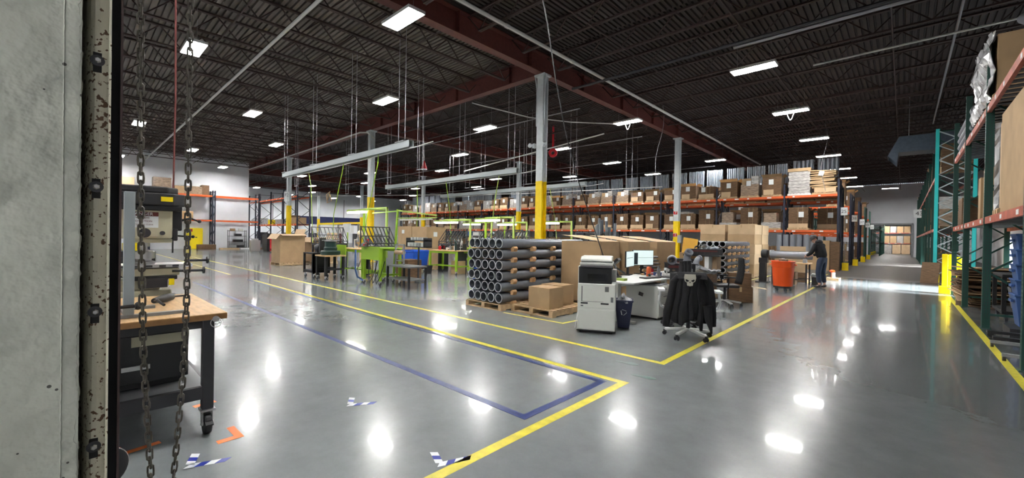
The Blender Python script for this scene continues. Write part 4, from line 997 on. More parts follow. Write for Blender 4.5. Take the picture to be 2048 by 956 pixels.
o = MB().lathe([(.2, -.03), (.23, -.02), (.24, 0), (.23, .02), (.2, .03), (.05, .03), (.05, -.03)], 28, (0, 0, 0), (0, R(90), R(25)), close=True).build('metal_disc', 'black', smooth=True); o.location = (-3.3, .15, .13); o.scale = (.47, .47, .47)
MB().lathe([(.238, -.004), (.245, 0), (.238, .004)], 28, (.0, 0, 0), (0, R(90), R(25))).build('rim', 'steel', o); tag(o, 'dark metal-rimmed disc low beside the door guide', 'wheel')

# ---------------------------------------------------------------- grey pipes on pallets
def pipe_stack(prefix, x0, y0, L, cols, rows, d=.2, pitch=.222, zb=.14, blocks=(.35, .95, 1.65), pal=True, lab=None):
    short = 'in the big pipe stack' if 'big' in prefix else 'in the farther pipe stack'
    if pal:
        t = T('pallet', f'wooden pallet under {prefix}', 'pallet', (x0 + cols*(d+.005)/2, y0 + L/2 - .0, 0))
        w = cols*(d+.008) + .04; mb = MB().use('pallet')
        for k in range(3): x = -w/2 + .045 + k*(w-.09)/2; mb.box(x-.045, x+.045, -L/2, L/2, .02, .105)
        n = 11
        for k in range(n): y = -L/2 + (L/n)*(k+.08); mb.box(-w/2, w/2, y, y + L/n*.68, .105, .122)
        for y in (-L/2, -.07, L/2-.14): mb.box(-w/2, w/2, y, y+.14, 0, .02)
        mb.build('slats', None, t)
    r = d/2; rp = random.Random(int(x0*10))
    base = MB().use('pvc_rim').lathe([(r-.016, -.001), (r, -.001)], 28, (0, 0, 0), (R(-90), 0, 0)).use('pvc').lathe([(r-.014, L), (r-.014, 0.0), (r, 0.0), (r, L)], 28, (0, 0, 0), (R(-90), 0, 0), close=True)
    base = MB(); base.use('pvc').lathe([(r-.017, L), (r-.017, .006), (r-.016, .0), (r-.001, .0), (r, .006), (r, L)], 28, (0, 0, 0), (R(-90), 0, 0), close=True)
    me = base.mesh('grey_pipe'); me.materials.append(M['pvc_rim'])
    for p in me.polygons:
        ys = [me.vertices[i].co.y for i in p.vertices]
        if max(ys) < .0065: p.material_index = 1
    me.polygons.foreach_set('use_smooth', [True]*len(me.polygons))
    try: me.set_sharp_from_angle(angle=R(35))
    except Exception: pass
    for j in range(rows):
        for i in range(cols):
            o = bpy.data.objects.new('grey_pipe', me); COL.objects.link(o)
            o.location = (x0 + r + .003 + i*(d+.006), y0 + rp.uniform(0, .05), zb + r + j*pitch)
            o.rotation_euler = (0, rp.uniform(0, 6), 0)
            rn = 'bottom' if j == 0 else 'top' if j == rows-1 else ORD[j] + ' lowest'
            tag(o, f'grey pipe, {rn} layer, {ORD[i]} from outside, {short}', 'pipe', lab or 'pipes of ' + prefix)
    for j in range(rows):
        for bi, b in enumerate(blocks):
            mb = MB(); z = zb - .018 + j*pitch; W = cols*(d+.006)
            y = y0 + b
            prof = [(-.03, -.0), (W+.045, -.0), (W+.06, .03), (W+.06, .045), (W+.045, .075), (W+.0, .045)]
            if j == 0: z = .122; mb.box(x0-.02, x0+W+.03, y-.05, y+.05, z, z+.02)
            else:
                mb.box(x0-.02, x0+W+.03, y-.05, y+.05, z-.002, z+.018)
            mb.add([(x0+W-.02, y-.055, z-.045 if j else z), (x0+W+.05, y-.055, z-.045 if j else z), (x0+W+.075, y-.055, z+.01), (x0+W+.075, y-.055, z+.03), (x0+W+.045, y-.055, z+.06), (x0+W-.0, y-.055, z+.04),
                    (x0+W-.02, y+.055, z-.045 if j else z), (x0+W+.05, y+.055, z-.045 if j else z), (x0+W+.075, y+.055, z+.01), (x0+W+.075, y+.055, z+.03), (x0+W+.045, y+.055, z+.06), (x0+W-.0, y+.055, z+.04)],
                   [(0, 1, 2, 3, 4, 5), (11, 10, 9, 8, 7, 6)] + [(i, 6+i, 6+(i+1) % 6, (i+1) % 6) for i in range(6)])
            o = mb.build('wood_spacer', 'block'); tag(o, f'wooden spacer, {ORD[j]} up, {ORD[bi]} along, {short}', 'spacer', 'spacers of ' + prefix)
pipe_stack('the big pipe stack by the yellow line', -6.88, 5.92, 2.9, 5, 6)
pipe_stack('the farther pipe stack behind the desks', -5.4, 15.2, 3.05, 5, 6, blocks=(.35, .9, 1.45, 2.0, 2.6))

# ---------------------------------------------------------------- pallets and cartons next to the pipes
def flat_pallet(label, x, y, w, d, rz=0):
    t = T('pallet', label, 'pallet', (x, y, 0), rz); mb = MB().use('pallet')
    for k in range(3): xx = -w/2 + .045 + k*(w-.09)/2; mb.box(xx-.045, xx+.045, -d/2, d/2, .02, .11)
    n = 7
    for k in range(n): yy = -d/2 + (d/n)*(k+.1); mb.box(-w/2, w/2, yy, yy + d/n*.72, .11, .13)
    for yy in (-d/2, -.06, d/2-.12): mb.box(-w/2, w/2, yy, yy+.12, 0, .02)
    mb.build('slats', None, t); return t
flat_pallet('wooden pallet carrying two tan cartons beside the pipes', -5.22, 6.72, 1.05, 1.2)
carton('tan_carton', 'tan carton at the front of the low pallet beside the pipes', (.52, .44, .4), (-5.08, 6.4, .13), m='card')
carton('tan_carton', 'tan carton at the rear of the low pallet with crumpled top', (.52, .42, .4), (-5.2, 6.93, .13), m='card')
def gaylord(label, x, y, w, d, h, rz=0, lift=.13, z0=.13):
    t = T('gaylord_box', label, 'gaylord box', (x, y, z0), rz)
    MB().use('card').box(-w/2, w/2, -d/2, d/2, 0, h).build('body', None, t, bevel=.008)
    MB().use('card_light').add([(w/2, -d/2, h), (w/2, d/2, h), (-w/2, d/2, h+lift), (-w/2, -d/2, h+lift), (w/2, -d/2, h+.006), (w/2, d/2, h+.006), (-w/2, d/2, h+lift+.006), (-w/2, -d/2, h+lift+.006)],
       [(3, 2, 1, 0), (4, 5, 6, 7), (0, 1, 5, 4), (1, 2, 6, 5), (2, 3, 7, 6), (3, 0, 4, 7)]).build('top_flap', None, t)
    return t
for i, (ya, yb) in enumerate(((7.62, 8.48), (8.6, 9.75), (9.86, 11.05))):
    flat_pallet(f'pallet under the {ORD[i]} tall gaylord box counted from copier', -5.13 + .11*i, (ya+yb)/2, 1.0, yb-ya-.04)
    gaylord(f'tall brown gaylord box, {ORD[i]} in the row behind the copier', -5.13 + .11*i, (ya+yb)/2, 1.02, yb-ya-.05, 1.29)
MB_ = None
def big_gay(x, y, w, d, h, rz, label):
    t = T('gaylord_box', label, 'gaylord box', (x, y, .13), rz)
    MB().box(-w/2, w/2, -d/2, d/2, 0, h).build('body', 'card', t)
    for s in (-1, 1): MB().obox((s*(w/2 + .12), 0, h-.03), (.26, d, .01), (0, s*.25, 0)).build('flap', 'card_light', t)
    MB().obox((0, -(d/2 + .09), h-.11), (w, .3, .01), (.9, 0, 0)).build('flap', 'card_light', t); MB().obox((0, d/2, h+.12), (w, .012, .26), (-.3, 0, 0)).build('flap', 'card_light', t)
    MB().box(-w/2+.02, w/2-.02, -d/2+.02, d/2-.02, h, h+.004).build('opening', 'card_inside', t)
flat_pallet('pallet beneath the open gaylord box by the tool carts', -20.9, 7.0, 1.3, 1.1)
big_gay(-20.9, 7.0, 1.2, 1.05, 1.3, 0, 'large brown gaylord box with drooping flaps by the tool carts')
flat_pallet('pallet under the second open gaylord box', -21.1, 8.6, 1.3, 1.1)
big_gay(-21.1, 8.6, 1.25, 1.05, 1.15, 0, 'second open gaylord box behind the first by the tool carts')

# ---------------------------------------------------------------- copier
t = T('copier', 'large white office copier on casters with dark paper bay', 'copier', (-3.63, 5.93, 0), R(28))
W, D = .58, .64
MB().box(-W/2, W/2, -D/2, D/2, .05, .78).build('cabinet', 'copier', t, bevel=.012)
MB().use('copier_black').box(-W/2+.01, W/2-.06, -D/2+.02, D/2, .78, 1.04).build('paper_bay', None, t, bevel=.006)
MB().use('copier').box(-W/2-.0, -W/2+.025, -D/2+.03, D/2, .78, 1.05).box(W/2-.06, W/2, D/2-.25, D/2, .78, .98).build('side_cover', None, t, bevel=.006)
MB().use('glass_dark').box(-.14, .17, -D/2+.012, -D/2+.02, .82, .93).build('tray_slot', None, t)
MB().use('copier').box(-W/2+.02, W/2-.05, -D/2+.05, D/2, 1.06, 1.11).build('scanner_bed', None, t, bevel=.015)
mb = MB().use('copier'); mb.xprism([(-D/2+.06, 1.12), (D/2-.02, 1.12), (D/2-.04, 1.2), (-D/2+.16, 1.2), (-D/2+.07, 1.16)], -W/2+.03, W/2-.06); mb.build('document_feeder', None, t, bevel=.015)
MB().use('copier_black').obox((.0, -D/2-.02, 1.04), (.5, .14, .03), (R(-12), 0, 0)).build('control_panel', None, t, bevel=.006)
MB().use('midgrey').box(W/2-.16, W/2-.1, -D/2-.0065, -D/2-.003, .66, .74).box(W/2-.07, W/2-.03, -D/2-.0065, -D/2-.003, .5, .58).box(-W/2+.06, -W/2+.075, -D/2-.0065, -D/2-.003, .5, .74).box(-W/2+.06, W/2-.18, -D/2-.0065, -D/2-.003, .497, .503).use('copier_black').box(-W/2+.05, -W/2+.16, -D/2-.007, -D/2-.003, .46, .485).box(W/2-.22, W/2-.1, -D/2-.007, -D/2-.003, .46, .485).use('midgrey').box(-W/2+.05, -W/2+.09, -D/2-.0065, -D/2-.003, .42, .44).build('vent', None, t)
for k, (a, b) in enumerate(((.4, .77), (.07, .37))): MB().box(-W/2+.02, W/2-.02, -D/2-.004, -D/2+.01, a, b).build('door_panel', 'copier', t, bevel=.004)
for x in (-W/2+.05, W/2-.05):
    for y in (-D/2+.05, D/2-.05): MB().lathe([(.025, -.012), (.025, .012)], 12, (x, y, .025), (0, R(90), 0)).build('caster', 'black', t)
MB().box(-W/2-.01, W/2+.01, -D/2-.01, D/2, .035, .05).build('plinth', 'black', t)
MB().path([(-W/2-.01, 0, .95), (-W/2-.03, -.02, .6), (-W/2-.02, -.05, .3), (-W/2-.06, -.1, .02)], .006).build('power_cord', 'white', t)
# ---------------------------------------------------------------- bin, desk, cabinet
t = T('recycling_bin', 'navy recycling bin stuffed with clear film beside the copier', 'bin', (-3.42, 6.42, 0))
MB().lathe([(.13, 0), (.2, .44), (.215, .44), (.215, .47), (.19, .47), (.12, .02)], 4, (0, 0, 0), (0, 0, R(45+28)), close=True).build('body', 'navy_plastic', t, bevel=.01)
lg = MB()
for k in range(3):
    a = 2*math.pi*k/3 + .5; c = Vector((.135, -.075, .26)); 
    u = Vector((math.cos(R(28)), math.sin(R(28)), 0)); v = Vector((0, 0, 1)); nn = Vector((math.sin(R(28)), -math.cos(R(28)), 0))
    q = Vector((0, 0, 0)) + nn*.132 + v*.27
    p0 = q + (u*math.cos(a) + v*math.sin(a))*.05; p1 = q + (u*math.cos(a+1.5) + v*math.sin(a+1.5))*.05
    lg.bar(p0, p1, .016, .005); lg.bar(p1, p1 + (p1-p0)*.2 + (q-p1)*.35, .016, .005)
lg.build('recycling_symbol', 'white', t)
vs = []; rf = random.Random(8)
for i in range(11):
    for j in range(11):
        u, v = i/10-.5, j/10-.5; vs.append((u*.26, v*.26, .42 + .14*(1-2*abs(u))*(1-2*abs(v)) + .05*rf.random()))
MB().add(vs, [(i*11+j, (i+1)*11+j, (i+1)*11+j+1, i*11+j+1) for i in range(10) for j in range(10)]).build('clear_film', 'plastic_film', t)
t = T('office_desk', 'white-topped office desk behind the copier carrying two monitors', 'desk', (-3.75, 7.9, 0))
MB().box(-.45, .42, -1.3, 1.1, .705, .735).build('desk_top', 'white', t, bevel=.006)
for y in (-1.1, .9):
    MB().box(-.04, .04, y-.06, y+.06, .04, .705).build('leg', 'offwhite', t, bevel=.006); MB().box(-.35, .36, y-.04, y+.04, 0, .04).build('foot', 'offwhite', t, bevel=.006)
MB().box(-.03, .03, -1.0, .85, .62, .7).build('crossbar', 'offwhite', t)
t = T('office_desk', 'second white desk top behind the jacket chair piled with crates', 'desk', (-3.72, 9.95, 0))
MB().box(-.45, .45, -.9, .95, .705, .735).build('desk_top', 'white', t, bevel=.006)
for y in (-.75, .8): MB().box(-.04, .04, y-.06, y+.06, .04, .705).build('leg', 'offwhite', t); MB().box(-.35, .36, y-.04, y+.04, 0, .04).build('foot', 'offwhite', t)
t = T('file_cabinet', 'white three-drawer pedestal under the desk with a dark sticker', 'file cabinet', (-3.58, 7.68, 0))
MB().box(-.33, .31, -.26, .26, .03, .62).build('body', 'offwhite', t, bevel=.006)
for k, (a, b) in enumerate(((.05, .31), (.325, .465), (.48, .6))):
    d = MB().box(.31, .325, -.25, .25, a, b).build('drawer', 'offwhite', t, bevel=.004); MB().box(.325, .345, -.06, .06, b-.05, b-.038).build('handle', 'steel_dark', d)
MB().obox((-.02, -.262, .45), (.09, .002, .07), (0, R(15), 0)).build('sticker', 'black', t); MB().box(-.1, .3, -.2, .2, .62, .645).build('cushion', 'grey', t)
for x in (-.28, .26):
    for y in (-.2, .2): MB().box(x-.02, x+.02, y-.02, y+.02, 0, .03).build('caster', 'black', t)
def monitor(x, y, z, rz, label, w=.56, h=.33, bars=True):
    t = T('monitor', label, 'monitor', (x, y, .735), rz); z -= .735
    MB().box(-w/2, w/2, 0, .03, z-h/2, z+h/2).build('housing', 'black', t, bevel=.004)
    MB().box(-w/2+.01, w/2-.01, -.003, 0, z-h/2+.012, z+h/2-.01).build('screen', 'screen', t)
    mb = MB()
    if bars: mb.box(-w/2+.03, -w/2+.12, -.005, -.003, z-h/2+.02, z+h/2-.06).box(-.12, w/2-.02, -.005, -.003, z-.002, z+.003)
    else: mb.box(-w/2+.05, w/2-.1, -.005, -.003, z+.02, z+.03)
    mb.build('window_bar', 'screen_bar', t)
    MB().box(-.03, .03, .03, .07, .02, z).box(-.12, .12, -.02, .16, 0, .015).build('stand', 'black', t)
    return t
monitor(-4.05, 8.42, 1.09, R(58), 'bright wide monitor on the white desk, facing the aisle', w=.5)
monitor(-4.12, 7.98, 1.07, R(101), 'second monitor turned edge-on beside the wide screen', bars=False)
t = T('monitor_arm', 'black jointed monitor arm folded on the desk beside the copier', 'desk arm', (-4.02, 7.3, .735))  # this is the monitor arm, no lamp on it
MB().lathe([(.07, 0), (.07, .03)], 16).path([(0, 0, .03), (-.05, -.1, .3), (.1, -.25, .2), (.2, -.1, .1)], .02).build('arm', 'black', t); MB().obox((-.03, -.05, .3), (.2, .12, .05), (0, R(-40), 0)).build('head', 'black', t)
def item(mb, name, label, cat, loc, m=None, rz=0, group=None, **k):
    o = mb.build(name, m, **k); o.location = loc; o.rotation_euler = (0, 0, rz); return tag(o, label, cat, group)
item(MB().lathe([(.045, 0), (.045, .17), (.03, .19), (.02, .2)], 16), 'thermos', 'orange-brown drink bottle in front of the monitor', 'bottle', (-3.75, 8.05, .735), 'orange', smooth=True)
item(MB().lathe([(.035, 0), (.035, .15), (.015, .19), (.015, .22)], 16), 'water_bottle', 'clear grey bottle beside the orange one', 'bottle', (-3.65, 8.3, .735), 'midgrey', smooth=True)
item(MB().box(-.22, .22, -.07, .07, 0, .025), 'keyboard', 'black keyboard on the white desk', 'keyboard', (-3.55, 7.7, .735), 'black', rz=R(70), bevel=.005)
item(MB().box(-.08, .08, -.06, .06, 0, .04), 'sticky_notes', 'pale green note pad near the corner of the desk', 'note pad', (-3.7, 6.85, .735), 'lime_pale')
item(MB().lathe([(.05, 0), (.05, .06), (.03, .08)], 14).use('black'), 'camera', 'small black camera with pale lens on the desk', 'camera', (-3.42, 8.6, .735), 'black')
item(MB().obox((0, 0, .012), (.3, .22, .02), (0, 0, .3)), 'clipboard', 'black folder lying on the desk before the monitors', 'folder', (-3.45, 8.1, .735), 'black')
for k in range(3):
    item(MB().lathe([(.055, 0), (.058, .2), (.045, .26), (.05, .27), (.05, .3)], 16), 'spray_can', f'black canister on the desk edge, {ORD[k]} from the monitors', 'canister', (-3.42 + .02*k, 8.92 + .15*k, .735), 'black', group='black canisters on the desk', smooth=True)
rf = random.Random(12); t = T('paper_tray', 'dark letter tray heaped with papers behind the monitors', 'letter tray', (-4.2, 9.05, .735))
for k in range(5): MB().obox((rf.uniform(-.02, .02), rf.uniform(-.03, .03), .04 + k*.075), (.3, .38, .02), (0, 0, rf.uniform(-.2, .2))).build('shelf', 'black', t); MB().obox((rf.uniform(-.03, .03), 0, .065 + k*.075), (.26, .33, .02), (0, 0, rf.uniform(-.3, .3))).build('papers', 'paper', t)
def crate(label, x, y, z, a, b, c, rz=0):
    t = T('storage_crate', label, 'crate', (x, y, z), rz)
    mb = MB().use('black').box(-a/2, a/2, -b/2, b/2, 0, .02)
    for s in (-1, 1): mb.box(-a/2, a/2, s*b/2-.01, s*b/2+.01, 0, c).box(s*a/2-.01, s*a/2+.01, -b/2, b/2, 0, c)
    mb.use('steel_dark')
    for k in range(5): u = -a/2 + .05 + k*(a-.1)/4; mb.box(u-.008, u+.008, -b/2-.018, -b/2-.01, .02, c-.02); v = -b/2 + .05 + k*(b-.1)/4; mb.box(a/2+.01, a/2+.018, v-.008, v+.008, .02, c-.02)
    mb.build('body', None, t); MB().box(-a/2-.015, a/2+.015, -b/2-.015, b/2+.015, c-.02, c).build('rim', 'black', t)
    MB().use('red_dark').box(-a/2+.06, a/2-.1, -b/2-.02, -b/2-.018, c*.55, c*.8).build('red_label', None, t)
    return t
crate('black crate with red label holding grey elbows on the second desk', -3.7, 9.5, .735, .6, .45, .22, R(25))
crate('black crate standing behind the elbow crate on the second desk', -3.85, 10.1, .735, .5, .4, .3, R(25))
def elbow(label, x, y, z, rot, s=1, m='pvc_light'):
    pts = [Vector((0, 0, 0)), Vector((0, 0, .1)), Vector((.03, 0, .16)), Vector((.09, 0, .22)), Vector((.16, 0, .26))]
    mb = MB().use(m).path([p*s for p in pts], .085*s, 20, caps=False).path([pts[3]*s, (pts[4])*s], .1*s, 20, caps=False).lathe([(.1*s, -.02*s), (.1*s, .07*s), (.082*s, .07*s), (.082*s, -.02*s)], 20, (0, 0, 0), close=True)
    o = mb.build('pipe_elbow', None, smooth=True); sm = o.modifiers.new('wall', 'SOLIDIFY'); sm.thickness = .008; o.location = (x, y, z); o.rotation_euler = rot
    return tag(o, label, 'pipe fitting')
elbow('large grey pipe elbow in the crate, its mouth facing the aisle', -3.82, 9.4, .98, (R(10), R(50), R(-60)))
elbow('grey pipe elbow leaning behind the larger elbow', -3.6, 9.72, .96, (R(0), R(-15), R(-40)), .9)
elbow('curved white-grey pipe fitting at the end of the elbow crate', -3.48, 9.92, .93, (R(0), R(20), R(80)), .7)
carton('brown_carton', 'brown carton standing on the second desk behind the black crates', (.6, .9, .42), (-3.95, 11.35, .74), m='card')
o = flat_pallet('wooden pallet stand behind the second desk under the brown carton', -3.95, 11.45, .9, 1.0)
item(MB().box(-.32, .32, -.48, .48, 0, .61), 'dark_plinth_box', 'dark box supporting the brown carton behind the second desk', 'box', (-3.95, 11.45, .13), 'card_dark')
carton('white_carton', 'narrow white board edge beside the open brown carton on the crates', (.1, .3, .36), (-3.42, 10.6, .735), m='white', tape=False)
carton('brown_carton', 'upright tan carton with dark slit at the end of the second desk', (.28, .3, .36), (-3.4, 10.85, .735), m='card_light', tape=False)
item(MB().box(-.35, .35, -.35, .35, 0, .7), 'dark_plinth_box', 'dark cupboard below the tan carton at the desk end', 'box', (-3.0, 11.1, 0), 'black') if False else None
item(MB().box(-.42, .42, -.3, .3, 0, .03), 'shelf_board', 'board carried by the cartons under the top black crate', 'board', (-3.55, 10.72, 1.097), 'black')
crate('black shallow crate with red label high on top of the cartons', -3.55, 10.7, 1.128, .75, .5, .14, R(18))
for k, (x, y) in enumerate(((-3.75, 10.55), (-3.6, 10.6))):
    item(MB().lathe([(.07, 0), (.07, .25), (.058, .25), (.058, .01)], 18, (0, 0, 0), (R(80), 0, R(20)), close=True), 'short_pipe', f'{("dark", "pale-rimmed")[k]} short pipe piece in the high crate', 'pipe', (x, y + .2, 1.24 + .04*k), 'pvc' if k == 0 else 'pvc_rim', smooth=True)
rf = random.Random(3); mb = MB()
for k in range(9): mb.ball((rf.uniform(-.16, .16), rf.uniform(-.1, .1), rf.uniform(.03, .1)), rf.uniform(.04, .07), 8, (1.3, 1, .8))
item(mb, 'grey_rag_heap', 'crumpled grey plastic bags in the high black crate', 'bag', (-3.4, 10.75, 1.2), 'tube')
t = T('mailer_envelope', 'large yellow padded envelope propped behind the high crate', 'envelope', (-4.02, 11.0, 1.16)); MB().obox((0, 0, .17), (.36, .02, .4), (R(-8), R(8), R(35))).build('envelope_body', 'envelope', t, bevel=.004)
mb = MB().use('plastic_film'); vs = []
for i in range(13):
    for j in range(9): vs.append((-.3 + i*.05, -.15 + j*.045, .02 + .1*math.sin(i*.5)*math.sin(j*.4) + .05*rf.random()))
item(mb.add(vs, [(i*9+j, (i+1)*9+j, (i+1)*9+j+1, i*9+j+1) for i in range(12) for j in range(8)]), 'crumpled_film', 'crumpled white plastic on the desk above the black chair', 'plastic sheet', (-3.4, 10.25, .75))
carton('brown_carton', 'brown open carton on the floor behind the second chair, upper one', (.5, .45, .34), (-2.95, 11.35, .36), rz=R(20), m='card_dark')
carton('brown_carton', 'brown carton on the floor behind the second chair, lower one with flap', (.52, .5, .36), (-2.92, 11.33, 0), rz=R(20), m='card_dark')
item(MB().obox((0, 0, 0), (.3, .2, .008), (0, R(8), R(20))), 'loose_flap', 'pale carton flap sticking out above the floor by brown cartons', 'carton flap', (-2.5, 11.3, .37), 'card_light')
o = None
# ---------------------------------------------------------------- chairs
def swivel_base(t, m, r=.34, n=5, a0=0):
    for k in range(n):
        a = a0 + 2*math.pi*k/n; u = Vector((math.cos(a), math.sin(a), 0))
        MB().bar(u*.03 + Vector((0, 0, .13)), u*r + Vector((0, 0, .09)), .05, .035).build('leg', m, t, bevel=.008)
        s = Vector((-u.y, u.x, 0)); p = u*r
        c = MB().use('black')
        for q in (-.022, .022):
            b = p + s*q; c.lathe([(.01, -.008), (.03, -.008), (.032, 0), (.03, .008), (.01, .008)], 16, (b.x, b.y, .032), (R(90), 0, a))
        c.box(p.x-.02, p.x+.02, p.y-.02, p.y+.02, .05, .085).build('caster', None, t)
t = T('office_chair', 'white office chair on the yellow line, draped with a black jacket', 'office chair', (-2.38, 6.5, 0), R(28))
swivel_base(t, 'white', a0=.35)
MB().rod((0, 0, .12), (0, 0, .42), .03, 16).build('gas_lift', 'steel_dark', t)
MB().box(-.24, .24, -.22, .26, .43, .5).build('seat', 'black', t, bevel=.03)
MB().use('black').box(-.21, .21, -.27, -.23, .55, .98).build('backrest', None, t, bevel=.03)
for s in (-1, 1): MB().path([(s*.15, 0, .42), (s*.3, -.04, .42), (s*.4, -.05, .47), (s*.43, -.06, .55), (s*.41, -.06, .7)], .02).obox((s*.4, -.03, .72), (.1, .26, .035)).build('armrest', 'white', t, bevel=.01)
MB().path([(0, -.1, .4), (0, -.28, .45), (0, -.29, .8)], .03).build('back_post', 'white', t)
j = T('jacket', 'black hooded jacket with bone-white skull print draped over the chair back', 'jacket', (-2.38, 6.5, 0), R(28))
# draped cloth: rows from shoulder line downwards, around the backrest
rows = 30; cols = 44; vs = []; rf = random.Random(1)
for i in range(rows+1):
    v = i/rows; z = .99 - v*.8
    for k in range(cols+1):
        u = k/cols*2-1                                   # -1..1 across
        hemz = .31 + .03*math.sin(u*6+1) + (-.12 if .35 < u < .5 else 0) - (.04 if u < -.4 else 0)
        zz = .99 - v*(.99-hemz) - (.05*abs(u)**3*(1-v))
        wd = .19 + .1*min(1, v*1.6) + .02*v
        fold = .016*math.sin(u*17 + v*1.5) + .008*math.sin(u*31 + 2)
        vs.append((u*wd + .01*math.sin(v*9+u*5), -.3 - .06*math.cos(u*1.4) - fold*(.3+v) + .13*abs(u)**2.4, zz))
fs = [(i*(cols+1)+k, i*(cols+1)+k+1, (i+1)*(cols+1)+k+1, (i+1)*(cols+1)+k) for i in range(rows) for k in range(cols)]
o = MB().add(vs, fs).build('jacket_back', 'cloth_black', j, smooth=True); sm = o.modifiers.new('s', 'SOLIDIFY'); sm.thickness = .02
for s, x1 in ((-1, -.33), (1, .29)):
    MB().path([(s*.17, -.24, .95), (s*.235, -.22, .86), (s*.27, -.24, .65), (x1*1.0, -.25, .42), (x1*1.02, -.24, .24 if s > 0 else .2)], [.05, .062, .06, .055, .05], 12).build('sleeve', 'cloth_black', j, smooth=True)
MB().path([(.2, -.36, .55), (.22, -.38, .35), (.26, -.4, .16)], [.06, .05, .01], 10).build('hanging_corner', 'cloth_black', j, smooth=True)
vs = []
for k in range(9):
    a = -1 + k*.25
    for (r, z) in ((0, 1.02), (1, 1.0), (2, .93)): vs.append((a*.2, -.24 - .055*r - .02*math.cos(a*1.5), z - .01*a*a))
MB().add(vs, [(k*3+i, (k+1)*3+i, (k+1)*3+i+1, k*3+i+1) for k in range(8) for i in range(2)]).build('hood', 'cloth_black', j, smooth=True)
# skull print
sk = T_ = None
skull = [(-.085, .1), (.085, .1), (.095, .04), (.08, -.02), (.05, -.04), (.045, -.085), (.03, -.1), (.022, -.085), (.01, -.105), (0, -.088), (-.01, -.105), (-.022, -.085), (-.03, -.1), (-.045, -.085), (-.05, -.04), (-.08, -.02), (-.095, .04)]
def plate(poly, y0, y1, m, name, par, dx=0, dz=0, s=1):
    k = len(poly); v = [(x*s+dx, y0, z*s+dz) for x, z in poly] + [(x*s+dx, y1, z*s+dz) for x, z in poly]
    return MB().add(v, [tuple(range(k)), tuple(reversed(range(k, 2*k)))] + [(i, k+i, k+(i+1) % k, (i+1) % k) for i in range(k)]).build(name, m, par)
SX = -.04
p = plate(skull, -.405, -.395, 'bone', 'skull_print', j, SX, .91, .85)
for s in (-1, 1): plate([(s*.015, -.0), (s*.06, .022), (s*.075, .01), (s*.06, -.018), (s*.03, -.02)], -.408, -.4045, 'cloth_black', 'eye_patch', p, SX, .905, .85)
plate([(0, -.02), (.016, -.05), (0, -.042), (-.016, -.05)], -.408, -.4045, 'cloth_black', 'nose_patch', p, SX, .91, .85)
t = T('office_chair', 'black mesh office chair with white base behind the jacket chair', 'office chair', (-2.95, 10.25, 0), R(-60))
swivel_base(t, 'white', a0=.2); MB().rod((0, 0, .12), (0, 0, .42), .03, 16).build('gas_lift', 'steel_dark', t)
MB().box(-.24, .24, -.22, .26, .43, .5).build('seat', 'black', t, bevel=.03)
mb = MB(); vs = []
for i in range(9):
    for k in range(9): u = k/4-1; v = i/8; vs.append((u*.23*(1-.25*v*v), .27 + .05*v - .05*(1-u*u) + .03*math.sin(v*3), .52 + v*.58))
o = mb.add(vs, [(i*9+k, i*9+k+1, (i+1)*9+k+1, (i+1)*9+k) for i in range(8) for k in range(8)]).build('backrest', 'cloth_black', t, smooth=True); sm = o.modifiers.new('s', 'SOLIDIFY'); sm.thickness = .025
for s in (-1, 1): MB().path([(s*.15, 0, .42), (s*.3, 0, .42), (s*.32, 0, .66)], .016).obox((s*.32, .02, .67), (.08, .24, .03)).build('armrest', 'black', t)
t = T('office_chair', 'black chair base half hidden beyond the jacket by the pedestal', 'office chair', (-2.78, 7.25, 0), R(200))
swivel_base(t, 'black', r=.3, a0=1.1); MB().rod((0, 0, .12), (0, 0, .42), .03, 16).build('gas_lift', 'steel_dark', t); MB().box(-.23, .23, -.2, .24, .43, .5).build('seat', 'black', t, bevel=.03)
MB().box(-.2, .2, -.25, -.21, .55, .9).build('backrest', 'black', t, bevel=.03)
# cartons stacked beyond the second pipe stack
k = 0
for xi in range(2):
    for yi in range(2):
        flat_pallet(f'pallet beneath the tall carton stack, {("aisle", "inner")[xi]} column, {ORD[yi]} beyond pipes', -4.85 - xi*1.1, 19.4 + yi*1.2, 1.0, 1.1) if xi == 0 else None
        for zi in range(5 if yi else 5):
            if xi and zi < 3: continue
            carton('shipping_carton', f'tan shipping carton, {ORD[zi]} up, {("aisle", "inner")[xi]} side, {ORD[yi]} beyond the pipes', (1.0, 1.12, .4), (-4.85 - xi*1.1 + .01*((zi*7) % 3), 19.4 + yi*1.2, .13 + zi*.402) if xi == 0 else (-4.85 - xi*1.1, 19.4 + yi*1.2, zi*.402 + .13), m='card_light' if (zi + yi) % 3 else 'card', group='tall stack of shipping cartons')
            k += 1
for yi in range(2): item(MB().box(-.5, .5, -.55, .55, 0, 1.336), 'base_carton', f'lower inner carton block beyond the pipes, {ORD[yi]} along', 'carton', (-5.95, 19.4 + yi*1.2, 0), 'card')

